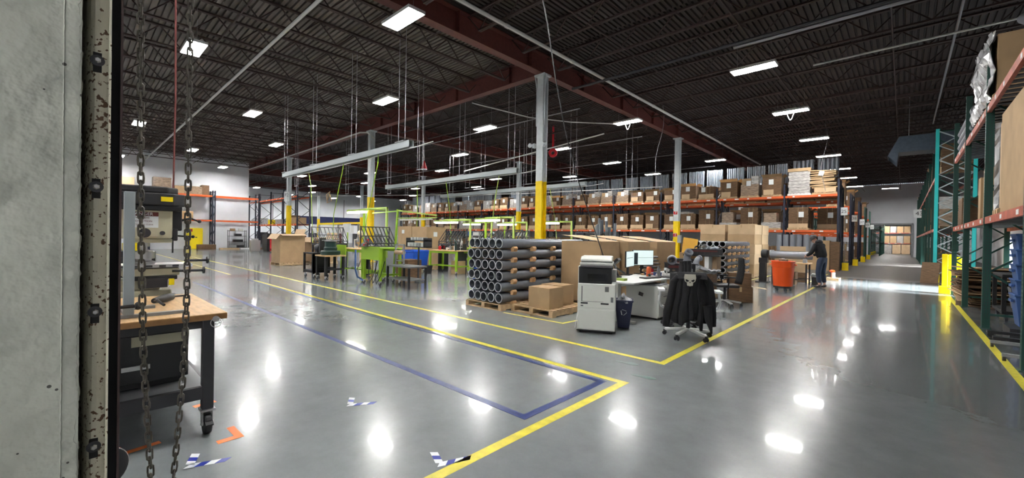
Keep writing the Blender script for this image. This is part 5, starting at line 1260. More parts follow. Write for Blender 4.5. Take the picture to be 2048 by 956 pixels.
# ---------------------------------------------------------------- orange bin, pipe table, man
t = T('wheeled_bin', 'bright orange round waste bin on a black wheeled dolly beside the man', 'waste bin', (-2.62, 14.72, 0))
MB().lathe([(.25, .15), (.285, .7), (.297, .71), (.302, .8), (.305, .87), (.322, .87), (.322, .895), (.295, .9), (.28, .86), (.23, .17)], 36, close=True).build('body', 'orange_bin', t, smooth=True)
for s in (-1, 1): MB().path([(s*.29, -.07, .8), (s*.335, -.07, .785), (s*.34, 0, .775), (s*.335, .07, .785), (s*.29, .07, .8)], .014).build('handle', 'orange_bin', t, smooth=True)
for a in range(8): 
    u = Vector((math.cos(a*.785), math.sin(a*.785), 0)); 
MB().lathe([(.25, .09), (.25, .15), (.2, .15), (.2, .09)], 24, close=True).build('dolly', 'black', t)
for k in range(5):
    a = k*2*math.pi/5 + .3; x, y = .19*math.cos(a), .19*math.sin(a); MB().lathe([(.035, -.014), (.038, 0), (.035, .014)], 14, (x, y, .038), (R(90), 0, a)).box(x-.015, x+.015, y-.015, y+.015, .04, .09).build('caster', 'black', t)
item(MB().obox((0, 0, .03), (.22, .12, .05), (.2, .1, 0)), 'dark_refuse', 'dark scrap lying across the rim of the orange bin', 'scrap', (-2.62, 14.75, .885), 'card_dark')
t = T('work_table', 'plain wood-topped work table under the big grey pipe by the man', 'table', (-2.78, 17.25, 0))
MB().box(-.62, .5, -.4, .4, .72, .76).build('table_top', 'wood', t, bevel=.005)
for x in (-.55, .43):
    for y in (-.33, .33): MB().box(x-.025, x+.025, y-.025, y+.025, 0, .72).build('leg', 'steel_dark', t)
MB().box(-.53, .43, -.34, -.31, .18, .21).box(-.53, .43, .31, .34, .18, .21).build('stretcher', 'steel_dark', t)
t = T('pipe_machine', 'dark pipe cutting machine holding a thick grey pipe on the work table', 'pipe machine', (-2.85, 17.2, .76))
MB().lathe([(.125, -.6), (.13, -.6), (.13, .62), (.115, .62), (.115, -.55)], 28, (0, 0, .24), (0, R(90), 0)).build('grey_pipe_length', 'pvc_light', t, smooth=True)
MB().box(-.58, .6, -.02, .02, .3, .385).build('steel_guard', 'midgrey', t)
for x in (-.2, .42): MB().xprism([(-.12, 0), (.12, 0), (.1, .14), (.05, .115), (-.05, .115), (-.1, .14)], x-.05, x+.05).build('cradle', 'grey', t)
MB().lathe([(.14, 0), (.16, .03), (.16, .18), (.13, .22)], 20, (-.88, 0, .26), (0, R(90), 0)).box(-.95, -.68, -.1, .1, -.06, .12).build('motor', 'black', t)
item(MB().box(-.1, .1, -.12, .12, 0, .72).box(-.2, .2, -.2, .2, 0, .03), 'machine_post', 'black stand under the motor of the pipe machine', 'stand', (-3.68, 17.2, 0), 'black')
carton('brown_carton', 'brown carton on the floor below the pipe work table', (.55, .45, .42), (-2.95, 17.3, 0), m='card_dark')
t = T('paper_box', 'dark open box with papers beside the table leg and the man', 'box', (-2.12, 17.5, 0)); MB().box(-.14, .14, -.15, .15, 0, .28).build('body', 'black', t); MB().obox((-.02, -.05, .34), (.28, .2, .03), (R(-25), R(8), .3)).build('papers', 'paper', t)
item(MB().box(-.5, .3, -.02, .02, 0, .95), 'cardboard_sheet', 'pale cardboard sheet standing behind the pipe machine', 'cardboard sheet', (-2.9, 18.5, .35), 'card_light')
item(MB().box(-.5, .5, -.3, .3, 0, .35), 'low_box', 'low brown box carrying the pale cardboard sheet', 'box', (-3.0, 18.5, 0), 'card_dark')
t = T('hand_truck_parts', 'small wooden pallet piece with orange roll beyond the man', 'pallet piece', (-1.95, 20.3, 0)); MB().box(-.2, .2, -.3, .3, 0, .1).build('wood', 'pallet', t); MB().lathe([(.06, 0), (.06, .2)], 14, (0, 0, .1)).build('white_roll', 'paper', t); MB().lathe([(.05, 0), (.1, .05), (.05, .1)], 14, (-.05, .1, .3)).box(-.08, 0, .06, .14, .1, .3).build('orange_roll', 'orange_bin', t)

def skin(name, nodes, edges, m, parent, sub=2, root=0):
    me = bpy.data.meshes.new(name); me.from_pydata([n[0] for n in nodes], edges, []); me.materials.append(M[m])
    o = bpy.data.objects.new(name, me); COL.objects.link(o); o.parent = parent
    o.modifiers.new('skin', 'SKIN'); 
    if not me.skin_vertices: me.skin_vertices.new()
    for i, n in enumerate(nodes):
        r = n[1]; me.skin_vertices[0].data[i].radius = r if isinstance(r, tuple) else (r, r)
    me.skin_vertices[0].data[root].use_root = True
    s = o.modifiers.new('sub', 'SUBSURF'); s.levels = sub; s.render_levels = sub
    for md in o.modifiers:
        if md.type == 'SKIN': md.use_smooth_shade = True
    return o
def hand(nodes, edges, wi, W, fwd, side, curl, s=1.0):
    """five fingers rooted in the palm; fwd points down the hand, side towards the thumb, curl the palm normal"""
    W = Vector(W); fwd = Vector(fwd).normalized(); side = Vector(side).normalized(); curl = Vector(curl).normalized()
    palm = len(nodes); nodes.append((tuple(W + fwd*.05*s), (.034*s, .018*s))); edges.append((wi, palm))
    for k, (off, L) in enumerate(((.026, .075), (.009, .085), (-.009, .08), (-.026, .062))):
        b = W + fwd*.085*s + side*off*s; p = palm
        for q in range(1, 4):
            c = b + fwd*(L*s*q/3*(1-.12*q)) + curl*(.012*q*q*.55*s); nodes.append((tuple(c), .0085*s)); edges.append((p, len(nodes)-1)); p = len(nodes)-1
    b = W + fwd*.03*s + side*.03*s; nodes.append((tuple(b), .012*s)); edges.append((palm, len(nodes)-1)); p = len(nodes)-1
    for q in (1, 2): c = b + (side*.7 + fwd*.7 + curl*.3).normalized()*.028*q*s; nodes.append((tuple(c), .0095*s)); edges.append((p, len(nodes)-1)); p = len(nodes)-1
def person(label, loc, rz, j, skin_m, hair_m, top_m, leg_m, shoe_m, glasses=True, hair_long=.0, H=1.0):
    """figure faces local +X; j holds joints"""
    t = T('person', label, 'person', loc, rz)
    pel, chest, neck, head = j['pelvis'], j['chest'], j['neck'], j['head']
    V = Vector
    nodes = [(pel, .09), (tuple((V(pel)+V(chest))/2), .085), (chest, .09), (neck, .05)]; edges = [(0, 1), (1, 2), (2, 3)]
    hd = (V(head)-V(neck)); up = hd.normalized()
    fw = V(j.get('face', (1, 0, -.3))); fw = (fw - up*fw.dot(up)).normalized(); sd = up.cross(fw)
    nodes += [(tuple(V(head) - up*.07 + fw*.025), (.062, .068)), (tuple(V(head) + fw*.005), (.075, .088)), (tuple(V(head) + up*.07 - fw*.008), (.06, .07))]
    edges += [(3, 4), (4, 5), (5, 6)]
    for s in ('l', 'r'):
        sh, el, wr = j['sh_'+s], j['el_'+s], j['wr_'+s]; b = len(nodes)
        nodes += [(sh, .045), (el, .034), (wr, .026)]; edges += [(2, b), (b, b+1), (b+1, b+2)]
        d = (V(wr)-V(el)).normalized(); inner = V((0, 1 if s == 'r' else -1, 0)); hand(nodes, edges, b+2, wr, d, V((.3, 0, .9)) if abs(d.z) < .7 else V((1, 0, 0)), inner)
        hp, kn, an = j['hp_'+s], j['kn_'+s], j['an_'+s]; b = len(nodes)
        toe = V(an) + V((.17, 0, -.045)); nodes += [(hp, .075), (kn, .05), (an, .035), (tuple(V(an).lerp(toe, .6)), (.018, .012))]; edges += [(0, b), (b, b+1), (b+1, b+2), (b+2, b+3)]
    body = skin('body', nodes, edges, skin_m, t)
    h = V(head)
    f = MB()
    f.use(skin_m).ball(tuple(h + fw*.1 - up*.018), .016, 8, (1, 1, 1.3))
    for s in (-1, 1): f.use(skin_m).ball(tuple(h + sd*s*.078 - up*.01), .022, 8, (.5, .5, 1.2)); f.use('blackmatt').ball(tuple(h + fw*.083 + sd*s*.03 + up*.018), .0095, 8)
    f.use('red_dark').obox(tuple(h + fw*.088 - up*.058), (.012, .04, .01), (0, 0, math.atan2(fw.y, fw.x)))
    f.build('face', None, t, smooth=True)
    if glasses:
        g = MB()
        for s in (-1, 1):
            c = h + fw*.098 + sd*s*.033 + up*.018; g.path([c + sd*.024*math.cos(a) + up*.018*math.sin(a) for a in [2*math.pi*k/12 for k in range(12)]], .0028, 6, closed=True); g.path([c + sd*s*.024, h + sd*s*.08 + up*.01], .0025, 6)
        g.path([h + fw*.1 + sd*.009 + up*.02, h + fw*.1 - sd*.009 + up*.02], .0025, 6); g.build('glasses', 'black', t)
    # hair as a fitted cap
    mb = MB(); vs = []; n = 20; m = 9
    for i in range(m+1):
        th = i/m*1.75
        for k in range(n):
            a = 2*math.pi*k/n; dirv = up*math.cos(th) + (fw*math.cos(a) + sd*math.sin(a))*math.sin(th)
            front = max(0, math.cos(a)); lim = 1.0 if th < 1.05 or front < .35 else .82
            vs.append(h + up*.012 - fw*.006 + (fw*(dirv.dot(fw))*.112 + sd*(dirv.dot(sd))*.097 + up*(dirv.dot(up))*.122)*lim)
    fs = [(i*n+k, i*n+(k+1) % n, (i+1)*n+(k+1) % n, (i+1)*n+k) for i in range(m) for k in range(n)]
    mb.add(vs, fs).build('hair', hair_m, t, smooth=True)
    # top
    tn = [(tuple(V(pel)+V((0, 0, .0))), (.15, .165)), (tuple((V(pel)+V(chest))/2), (.155, .17)), (chest, (.16, .17)), (tuple((V(chest)*.35+V(neck)*.65)), (.1, .1))]; te = [(0, 1), (1, 2), (2, 3)]
    for s in ('l', 'r'):
        b = len(tn); sh, el, wr = V(j['sh_'+s]), V(j['el_'+s]), V(j['wr_'+s]); tn += [(tuple(sh), .085), (tuple(el), .066), (tuple(el.lerp(wr, .93)), .045)]; te += [(2, b), (b, b+1), (b+1, b+2)]
    skin('hoodie', tn, te, top_m, t)
    if j.get('hood'):
        b = V(neck) - fw*.06; mb = MB(); mb.ball(tuple(b - up*.02), .1, 12, (1, 1.25, .8)); mb.build('hood', top_m, t, smooth=True)
    ln = [(tuple(V(pel)+V((.01, 0, .1))), (.13, .14)), (tuple(V(pel)+V((0, 0, .0))), (.135, .15))]; le = [(0, 1)]
    for s in ('l', 'r'):
        b = len(ln); hp, kn, an = V(j['hp_'+s]), V(j['kn_'+s]), V(j['an_'+s]); ln += [(tuple(hp), .1), (tuple(kn), .078), (tuple(kn.lerp(an, .85)), .062)]; le += [(1, b), (b, b+1), (b+1, b+2)]
    skin('trousers', ln, le, leg_m, t)
    for s in ('l', 'r'):
        an = V(j['an_'+s]); skin('shoe', [(tuple(an + V((0, 0, .03))), .055), (tuple(an + V((-.01, 0, -.035))), (.05, .05)), (tuple(an + V((.1, 0, -.05))), (.048, .038)), (tuple(an + V((.18, 0, -.055))), (.042, .032))], [(0, 1), (1, 2), (2, 3)], shoe_m, t)
    return t
JM = dict(pelvis=(-.02, 0, .93), chest=(.06, 0, 1.3), neck=(.15, 0, 1.45), head=(.24, 0, 1.555), face=(1, 0, -.75), hood=True,
          sh_l=(.08, .19, 1.37), el_l=(.16, .26, 1.12), wr_l=(.36, .18, 1.02), sh_r=(.08, -.19, 1.37), el_r=(.18, -.25, 1.12), wr_r=(.38, -.14, 1.03),
          hp_l=(-.02, .09, .88), kn_l=(.03, .11, .5), an_l=(-.02, .11, .095), hp_r=(-.02, -.09, .88), kn_r=(.02, -.1, .5), an_r=(-.05, -.1, .095))
person('person in black hoodie and jeans bent over the pipe work table', (-1.9, 16.55, 0), R(155), JM, 'skin', 'hair_dark', 'cloth_black', 'denim', 'black')
J2 = dict(JM); J2.update(pelvis=(-.1, 0, .93), chest=(.05, 0, 1.28), neck=(.17, 0, 1.4), head=(.27, 0, 1.49), hood=False)
person('white-haired person in glasses leaning over the green bench', (-13.95, 7.35, 0), R(-120), J2, 'skin_pale', 'hair_white', 'shirt_grey', 'blackmatt', 'black')
J3 = dict(JM); J3.update(hood=False)
person('dark-haired person with bent head beyond the brown gaylord boxes', (-8.3, 14.2, 0), R(170), J3, 'skin', 'hair_dark', 'shirt_grey', 'denim', 'black', glasses=False)
person('grey-haired person working behind the ends of the grey pipes', (-13.4, 12.9, 0), R(-30), J3, 'skin_pale', 'shirt_grey', 'banner', 'denim', 'black', glasses=True)

# ---------------------------------------------------------------- green benches
def caster(mb, x, y, r=.045):
    mb.use('black').lathe([(r*.5, -.015), (r, -.012), (r, .012), (r*.5, .015)], 14, (x, y, r), (R(90), 0, .3)).use('steel').box(x-.018, x+.018, y-.02, y-.016, r, r*2+.03).box(x-.018, x+.018, y+.016, y+.02, r, r*2+.03).box(x-.03, x+.03, y-.03, y+.03, r*2+.03, r*2+.04)
def green_bench(label, x, y, w, d, zt, rz=0, apron=.08, top='wood', mast=2.1, lampz=None, panel=0, shelf=True, masts=(-1, 1), group=None):
    t = T('green_workbench', label, 'workbench', (x, y, 0), rz)
    MB().box(-w/2, w/2, -d/2, d/2, zt-.035, zt).build('bench_top', top, t, bevel=.004)
    for sx in (-1, 1):
        for sy in (-1, 1):
            xx, yy = sx*(w/2-.05), sy*(d/2-.05); l = MB().box(xx-.035, xx+.035, yy-.035, yy+.035, .13, zt-.035).build('leg', 'lime', t); c = MB(); caster(c, xx, yy); c.build('caster', None, t)
    mb = MB().box(-w/2+.05, w/2-.05, -d/2+.03, -d/2+.06, zt-.035-apron, zt-.035).box(-w/2+.05, w/2-.05, d/2-.06, d/2-.03, zt-.035-apron, zt-.035)
    mb.build('apron', 'lime', t)
    if panel: MB().box(-w/2, w/2, -d/2-.03, -d/2+.0, zt-panel, zt+.03).build('front_panel', 'lime', t)
    if shelf: MB().box(-w/2+.05, w/2-.05, -.04, .04, .28, .33).box(-w/2+.03, -w/2+.07, -d/2+.05, d/2-.05, .28, .33).box(w/2-.07, w/2-.03, -d/2+.05, d/2-.05, .28, .33).build('stretcher', 'lime', t)
    for s in masts: MB().box(s*(w/2-.03)-.03, s*(w/2-.03)+.03, d/2-.03, d/2+.03, zt-.3, mast).build('mast', 'lime_pale' if s > 0 else 'lime', t)
    if masts: MB().box(-w/2, w/2, d/2-.025, d/2+.025, mast-.05, mast).build('cross_arm', 'lime_pale', t)
    if lampz:
        for s in (-.4, .4): MB().box(s*w-.02, s*w+.02, -d/2+.2, d/2, lampz+.06, lampz+.1).build('lamp_arm', 'lime_pale', t)
        L = 1.15; l = MB().use('lime_pale').box(-L/2, L/2, -d/2+.12, -d/2+.28, lampz+.02, lampz+.08).build('lamp_housing', None, t); MB().box(-L/2+.02, L/2-.02, -d/2+.13, -d/2+.27, lampz-.035, lampz+.02).build('lamp_tube', 'shop_lamp', l)
    return t
def bin_rack(label, x, y, z, w, rz=0, n=8):
    t = T('wire_rack', label, 'wire rack', (x, y, z), rz); mb = MB()
    for s in (-1, 1): mb.box(s*w/2-.015, s*w/2+.015, -.2, -.17, 0, .1).box(s*w/2-.015, s*w/2+.015, .2, .23, 0, .62)
    mb.box(-w/2, w/2, .2, .23, .58, .61).box(-w/2, w/2, .2, .23, .3, .33).box(-w/2, w/2, -.2, -.17, .08, .11).box(-w/2, w/2, -.2, .22, 0, .02)
    mb.build('frame', 'steel_dark', t)
    mb = MB()
    for k in range(n+1): u = -w/2 + w*k/n; mb.bar((u, .2, .6), (u, -.19, .1), .022).bar((u, .2, .32), (u, -.19, .02), .016)
    mb.build('divider', 'steel_dark', t); return t
random.seed(21)
def clutter(prefix, x, y, z, w, d, n, seed, tall=.3):
    rc = random.Random(seed); cols = ['black', 'midgrey', 'steel', 'navy_plastic', 'white', 'blue_tote', 'red', 'card', 'offwhite', 'green_tool', 'steel_dark', 'clear']; kinds = ['jig', 'bottle', 'box', 'reel', 'clamp']
    for i in range(n):
        kd = rc.choice(kinds); m = rc.choice(cols); px, py = x + rc.uniform(-w/2, w/2), y + rc.uniform(-d/2, d/2); a = rc.uniform(.04, .09)
        h = rc.uniform(.08, tall)
        mb = MB().use(m)
        if kd == 'box': mb.box(-a, a, -a*.8, a*.8, 0, h*.7).box(-a-.005, a+.005, -a*.8-.005, a*.8+.005, h*.7-.02, h*.7)
        elif kd == 'bottle': mb.lathe([(a*.45, 0), (a*.5, .02), (a*.5, h*.65), (a*.2, h*.85), (a*.2, h)], 12)
        elif kd == 'reel': mb.lathe([(a, 0), (a, .012), (a*.5, .012), (a*.5, h*.5), (a, h*.5), (a, h*.5+.012)], 16).rod((0, 0, h*.5), (0, 0, h*.8), .01)
        elif kd == 'clamp': mb.box(-a, a, -.02, .02, 0, .04).box(-a, -a+.025, -.02, .02, 0, h).box(-a, a*.6, -.02, .02, h-.03, h).rod((a*.4, 0, h-.1), (a*.4, 0, h+.05), .008)
        else: mb.box(-a, a, -a, a, 0, .03).rod((0, 0, .03), (0, 0, h), .015).obox((0, 0, h), (a*1.4, .05, .05), (0, .3, rc.uniform(0, 3)))
        o = mb.build({'jig': 'assembly_jig', 'bottle': 'bottle', 'box': 'parts_box', 'reel': 'wire_reel', 'clamp': 'bench_clamp'}[kd], None)
        o.location = (px, py, z); o.rotation_euler = (0, 0, rc.uniform(0, 3))
        nm = {'jig': 'assembly jig', 'bottle': 'bottle', 'box': 'parts box', 'reel': 'wire reel', 'clamp': 'bench clamp'}[kd]; cn = M[m].name.replace('_', ' ')
        cn = {'navy plastic': 'navy', 'blue tote': 'blue', 'card': 'tan', 'green tool': 'dark green', 'steel dark': 'dark steel', 'midgrey': 'dark grey', 'clear': 'pale grey'}.get(cn, cn)
        tag(o, f'{cn} {nm}, {ORD[i]} on {prefix}', nm, 'clutter on the ' + prefix)
green_bench('lime green lift bench with wide front panel nearest the grey side table', -11.5, 6.5, 1.05, .74, 1.1, panel=.36, masts=(), mast=2.3, shelf=True, top='lime')
t = T('green_lamp_frame', 'lime green frame with slanting post and unlit lamp over the lift bench', 'frame', (-11.45, 6.95, 0))
MB().bar((-.15, 0, .1), (.05, 0, 2.28), .05).build('mast', 'lime', t); MB().bar((.05, 0, 2.24), (1.4, .5, 2.08), .04).bar((.05, 0, 2.0), (1.4, .5, 2.02), .03).build('arm', 'lime_pale', t); MB().bar((.15, .05, 1.95), (1.25, .42, 1.97), .09, .04).build('lamp_housing', 'offwhite', t); c = MB(); caster(c, -.15, 0, .05); c.build('caster', None, t)
MB().bar((-1.5, 0, 2.2), (.05, 0, 2.22), .035).build('rail', 'lime', t)
bin_rack('tilted black wire rack above the lift bench front panel', -11.72, 6.5, 1.12, .95, R(90))
green_bench('lime green bench with wood top behind the round green bander', -13.2, 6.75, 1.6, .85, 1.02, panel=0, mast=2.4, lampz=2.22, masts=(-1, 1))
MBp = MB().box(-.32, .32, -.02, .02, 0, .4); item(MBp, 'green_panel_box', 'lime green box panel beside the bander table', 'panel', (-13.7, 6.25, .72), 'lime')
bin_rack('tilted black wire rack on the bench behind the black tool cart', -15.3, 6.55, 1.12, 1.15, R(90))
item(MB().box(-.25, .25, -.55, .55, 1.07, 1.12).box(-.25, -.2, -.55, -.5, 0, 1.07).box(.2, .25, -.55, -.5, 0, 1.07).box(-.25, -.2, .5, .55, 0, 1.07).box(.2, .25, .5, .55, 0, 1.07), 'rack_stand', 'dark stand carrying the wire rack behind the tool cart', 'stand', (-15.3, 6.55, 0), 'steel_dark')
item(MB().box(-.3, .3, -.02, .02, 0, .35), 'white_panel', 'square white panel fixed high behind the first wire rack', 'panel', (-16.2, 7.6, 1.55), 'paper')  # plain white panel, carries no notices
item(MB().box(-.02, .02, -.02, .02, 0, 1.55), 'slim_stand', 'thin post holding the white panel', 'post', (-16.2, 7.63, 0), 'lime_pale')
clutter('bench of white-haired person', -13.0, 6.8, 1.02, 1.2, .6, 12, 3)
item(MB().box(-.35, .35, -.25, .25, 0, .7), 'tan_carton_box', 'tan carton on the floor under the lift bench', 'carton', (-11.6, 7.5, 0), 'card_dark')
item(MB().box(-.14, .14, -.12, .12, 0, .5), 'blue_box', 'blue box on the floor behind the lift bench leg', 'box', (-11.9, 7.6, 0), 'blue_bin')
pipe([(-12.6, 6.2, 1.0), (-12.5, 6.15, .4), (-12.45, 6.2, .15), (-12.3, 6.3, .05)], .03, 'blue_tote', 'coiled_hose', 'blue coiled air line hanging at the lift bench corner', 'hose')
for k in range(3): pipe([(-11.7 + k*.2, 6.2, .74), (-11.65 + k*.2, 6.15, .25), (-11.5 + k*.2, 6.1, .05), (-11.35 + k*.2, 6.15, .3), (-11.3 + k*.2, 6.25, .72)], .012, 'black', 'drooping_cable', f'black cable drooping below the lift bench, {ORD[k]} from its hose', 'cable', group='cables below the lift bench', n=6)
pipe([(-13.5, 6.3, .95), (-13.2, 6.2, .4), (-12.7, 6.3, .35), (-12.6, 6.5, .9)], .012, 'black', 'drooping_cable', 'black cable looped below the wood-topped green bench', 'cable', n=6)
# black cart and bander table
t = T('tool_cart', 'black open-shelf tool cart on casters beside the gaylord box', 'cart', (-14.55, 5.78, 0))
MB().box(-.42, .42, -.28, .28, .8, .84).build('shelf', 'blackmatt', t); MB().box(-.42, .42, -.28, .28, .18, .26).build('shelf', 'blackmatt', t); mb = MB()
for sx in (-.39, .39):
    for sy in (-.25, .25): mb.box(sx-.03, sx+.03, sy-.03, sy+.03, .15, .8)
mb.box(.3, .42, -.28, .28, .2, .8).build('post', 'blackmatt', t)
for sx in (-.36, .36):
    for sy in (-.22, .22): c = MB(); caster(c, sx, sy, .055); c.build('caster', None, t)
t = T('bench_grinder', 'black motor machine with round guard on the tool cart', 'machine', (-14.4, 5.8, .84))
MB().lathe([(.11, -.17), (.13, -.12), (.13, .12), (.11, .17)], 18, (0, 0, .16), (0, R(90), 0)).box(-.1, .1, -.1, .1, 0, .06).build('motor', 'black', t, smooth=True); MB().box(.2, .3, -.1, .1, 0, .5).build('column', 'black', t)
t = T('bander_table', 'small wood-topped table on black legs under the round green machine', 'table', (-13.55, 5.82, 0))
MB().box(-.38, .38, -.34, .34, .76, .8).build('table_top', 'wood', t)
for sx in (-.32, .32):
    for sy in (-.28, .28): MB().box(sx-.035, sx+.035, sy-.035, sy+.035, .14, .76).build('leg', 'blackmatt', t); c = MB(); caster(c, sx, sy, .055); c.build('caster', None, t)
MB().box(-.32, .32, -.03, .03, .32, .38).box(-.35, -.29, -.28, .28, .32, .38).box(.29, .35, -.28, .28, .32, .38).build('stretcher', 'blackmatt', t)
t = T('round_machine', 'dark green round two-tier machine with steel top on the small table', 'machine', (-13.55, 5.82, .8))
MB().lathe([(.28, 0), (.3, .02), (.3, .12), (.27, .14), (.2, .15), (.2, .24), (.17, .26), (.17, .42), (.19, .44)], 32).build('body', 'green_tool', t, smooth=True)
mb = MB().use('steel').lathe([(.19, .44), (.19, .46), (.05, .46), (.05, .52)], 24)
for k in range(6): a = k*1.05; mb.bar((.05*math.cos(a), .05*math.sin(a), .48), (.26*math.cos(a), .26*math.sin(a), .47), .025)
mb.build('spider', None, t)
# grey steel table with paper roll frame
t = T('steel_table', 'dark steel shelf table with grey top in front of the blue bin', 'table', (-10.35, 6.62, 0))
MB().box(-.58, .58, -.3, .3, .58, .62).build('table_top', 'midgrey', t, bevel=.004); MB().box(-.55, .55, -.28, .28, .22, .25).build('shelf', 'midgrey', t)
for sx in (-.55, .55):
    for sy in (-.27, .27): MB().box(sx-.025, sx+.025, sy-.025, sy+.025, 0, .58).build('leg', 'blackmatt', t)
t = T('roll_holder', 'grey frame holding a kraft paper roll on the steel table', 'paper roll frame', (-10.7, 6.6, .62))
MB().box(-.22, -.18, -.02, .02, 0, .6).box(.22, .26, -.02, .02, 0, .6).box(-.22, .26, -.02, .02, .56, .6).box(-.22, .26, -.02, .02, .1, .13).build('frame', 'galv', t)
MB().lathe([(.06, -.21), (.06, .21)], 18, (.02, 0, .36), (0, R(90), 0)).build('paper_roll', 'card_light', t, smooth=True)
t = T('parts_shelf', 'small black bin rack full of grey parts above the paper roll', 'parts rack', (-11.2, 7.6, 1.1)); MB().box(-.5, .5, -.15, .15, 0, .03).box(-.5, .5, -.15, .15, .2, .23).box(-.5, -.46, -.15, .15, 0, .3).box(.46, .5, -.15, .15, 0, .3).build('shelf', 'steel_dark', t)
for k in range(5): MB().box(-.42 + k*.18, -.28 + k*.18, -.14, .1, .03, .15).lathe([(.06, .23), (.06, .32)], 12, (-.35 + k*.18, 0, 0)).build('bin', 'clear', t)
item(MB().box(-.02, .02, -.02, .02, 0, 1.1).box(-.2, .2, -.1, .1, 0, .03), 'rack_stand', 'slim stand below the small bin rack of grey parts', 'stand', (-11.2, 7.6, 0), 'steel_dark')
t = T('blue_bin', 'bright blue plastic bulk bin standing behind the steel table', 'bulk bin', (-14.5, 9.6, 0), R(12))
MB().lathe([(.55, .25), (.62, .82), (.66, .82), (.66, .88), (.6, .88), (.53, .3)], 4, (0, 0, 0), (0, 0, R(45)), close=True).build('body', 'blue_bin', t, bevel=.02); MB().box(-.38, .38, -.38, .38, .12, .25).build('base', 'blackmatt', t)
for sx in (-.3, .3):
    for sy in (-.3, .3): c = MB(); caster(c, sx, sy, .045); c.build('caster', None, t)
big_gay(-14.4, 10.2, .01, .01, .01, 0, 'x') if False else None
t = T('gaylord_box', 'tall brown carton wall behind the blue bin', 'gaylord box', (-16.6, 11.0, .13)); MB().box(-.55, .55, -.5, .5, 0, 1.75).build('body', 'card', t); MB().obox((-.1, -.52, 1.5), (.2, .01, .16)).build('paper_label', 'paper', t); MB().box(-.56, .56, -.505, -.5, .85, .87).build('seam', 'card_dark', t)
flat_pallet('pallet under the tall brown carton behind the blue bin', -16.6, 11.0, 1.1, 1.0)
t = T('gaylord_box', 'tall brown carton with white label and green mark beside the blue bin', 'gaylord box', (-15.3, 10.9, .13)); MB().box(-.55, .55, -.5, .5, 0, 1.72).build('body', 'card', t); MB().box(.551, .553, -.15, .05, 1.3, 1.5).build('paper_label', 'paper', t); MB().box(-.3, .2, -.503, -.5, .75, .78).build('green_mark', 'lime', t)
flat_pallet('pallet under the labelled brown carton beside the blue bin', -15.3, 10.9, 1.1, 1.0)
green_bench('lime green bench with wood top and round magnifier beside black bucket', -13.0, 10.25, 1.5, .8, .92, rz=R(8), mast=2.15, lampz=2.0, masts=(1,))
clutter('the bench past blue bin', -13.0, 10.3, .92, 1.2, .6, 22, 5, .5)
item(MB().lathe([(.12, 0), (.16, .3), (.17, .3), (.16, .32), (.11, .02)], 20, close=True), 'bucket', 'small black bucket on the floor before the green bench', 'bucket', (-13.4, 9.55, 0), 'blackmatt', smooth=True)
item(MB().box(-.22, .22, -.18, .18, 0, .5), 'tan_carton_box', 'tan carton under the green bench past the blue bin', 'carton', (-12.75, 10.5, 0), 'card')
t = T('waste_barrel', 'tall black wheeled bin between green benches', 'waste bin', (-12.9, 11.5, 0)); MB().lathe([(.24, .1), (.3, .88), (.32, .88), (.32, .93), (.28, .93), (.22, .12)], 24, close=True).build('body', 'blackmatt', t, smooth=True); MB().lathe([(.2, 0), (.2, .1)], 20).build('dolly', 'blackmatt', t)
green_bench('lime green bench running in behind the grey pipe ends', -10.7, 10.3, 1.5, .8, .95, mast=2.2, lampz=2.05, masts=(-1, 1))
clutter('bench behind pipe ends', -10.8, 10.4, .95, 1.3, .6, 16, 6, .5)
item(MB().box(-.25, .25, -.2, .2, 0, .4), 'blue_box', 'blue plastic box under the bench behind the pipe ends', 'box', (-11.2, 10.3, 0), 'blue_bin')
green_bench('lime green bench farther off beyond the black wheeled bin', -15.3, 13.6, 1.6, .8, .95, mast=2.2, lampz=2.05, masts=(-1, 1)); clutter('farthest green bench', -15.3, 13.6, .95, 1.3, .6, 10, 8, .6)
green_bench('lime green bench with lamp under the slim column', -13.6, 14.3, 1.5, .8, .95, mast=2.2, lampz=2.05, masts=(-1, 1)); clutter('bench under slim column', -13.6, 14.3, .95, 1.3, .6, 10, 9, .6)
green_bench('lime green bench with lamp behind the thick yellow column', -10.4, 13.3, 1.6, .8, .95, mast=2.15, lampz=2.05, masts=(1,)); clutter('bench behind thick column', -10.4, 13.3, .95, 1.3, .6, 10, 10, .6)
for k, (x, y) in enumerate(((-13.2, 10.55), (-11.3, 11.7), (-15.0, 14.3), (-12.4, 13.4))):
    bin_rack(f'black tilted wire rack standing among the green benches, {ORD[k]} from the blue bin', x, y, 1.15, 1.3)
    item(MB().box(-.6, .6, -.25, .25, 1.09, 1.15).box(-.6, -.56, -.25, .25, 0, 1.09).box(.56, .6, -.25, .25, 0, 1.09), 'rack_stand', f'dark stand carrying the {ORD[k]} tilted wire rack', 'stand', (x, y, 0), 'steel_dark')
# tall grey film-wrapped profiles behind the gaylords
t = T('standing_profiles', 'upright grey tubes wrapped in film beyond the brown gaylord boxes', 'tube stack', (-9.0, 15.2, 0)); mb = MB(); rf = random.Random(14)
for k in range(10): x, y = rf.uniform(-.45, .45), rf.uniform(-.2, .2); mb.rod((x, y, .05), (x + rf.uniform(-.05, .05), y, rf.uniform(1.9, 2.35)), .055, 12)
mb.build('tube_set', 'tube', t, smooth=True); MB().box(-.6, .6, -.35, .35, 0, .05).build('base', 'steel_dark', t)
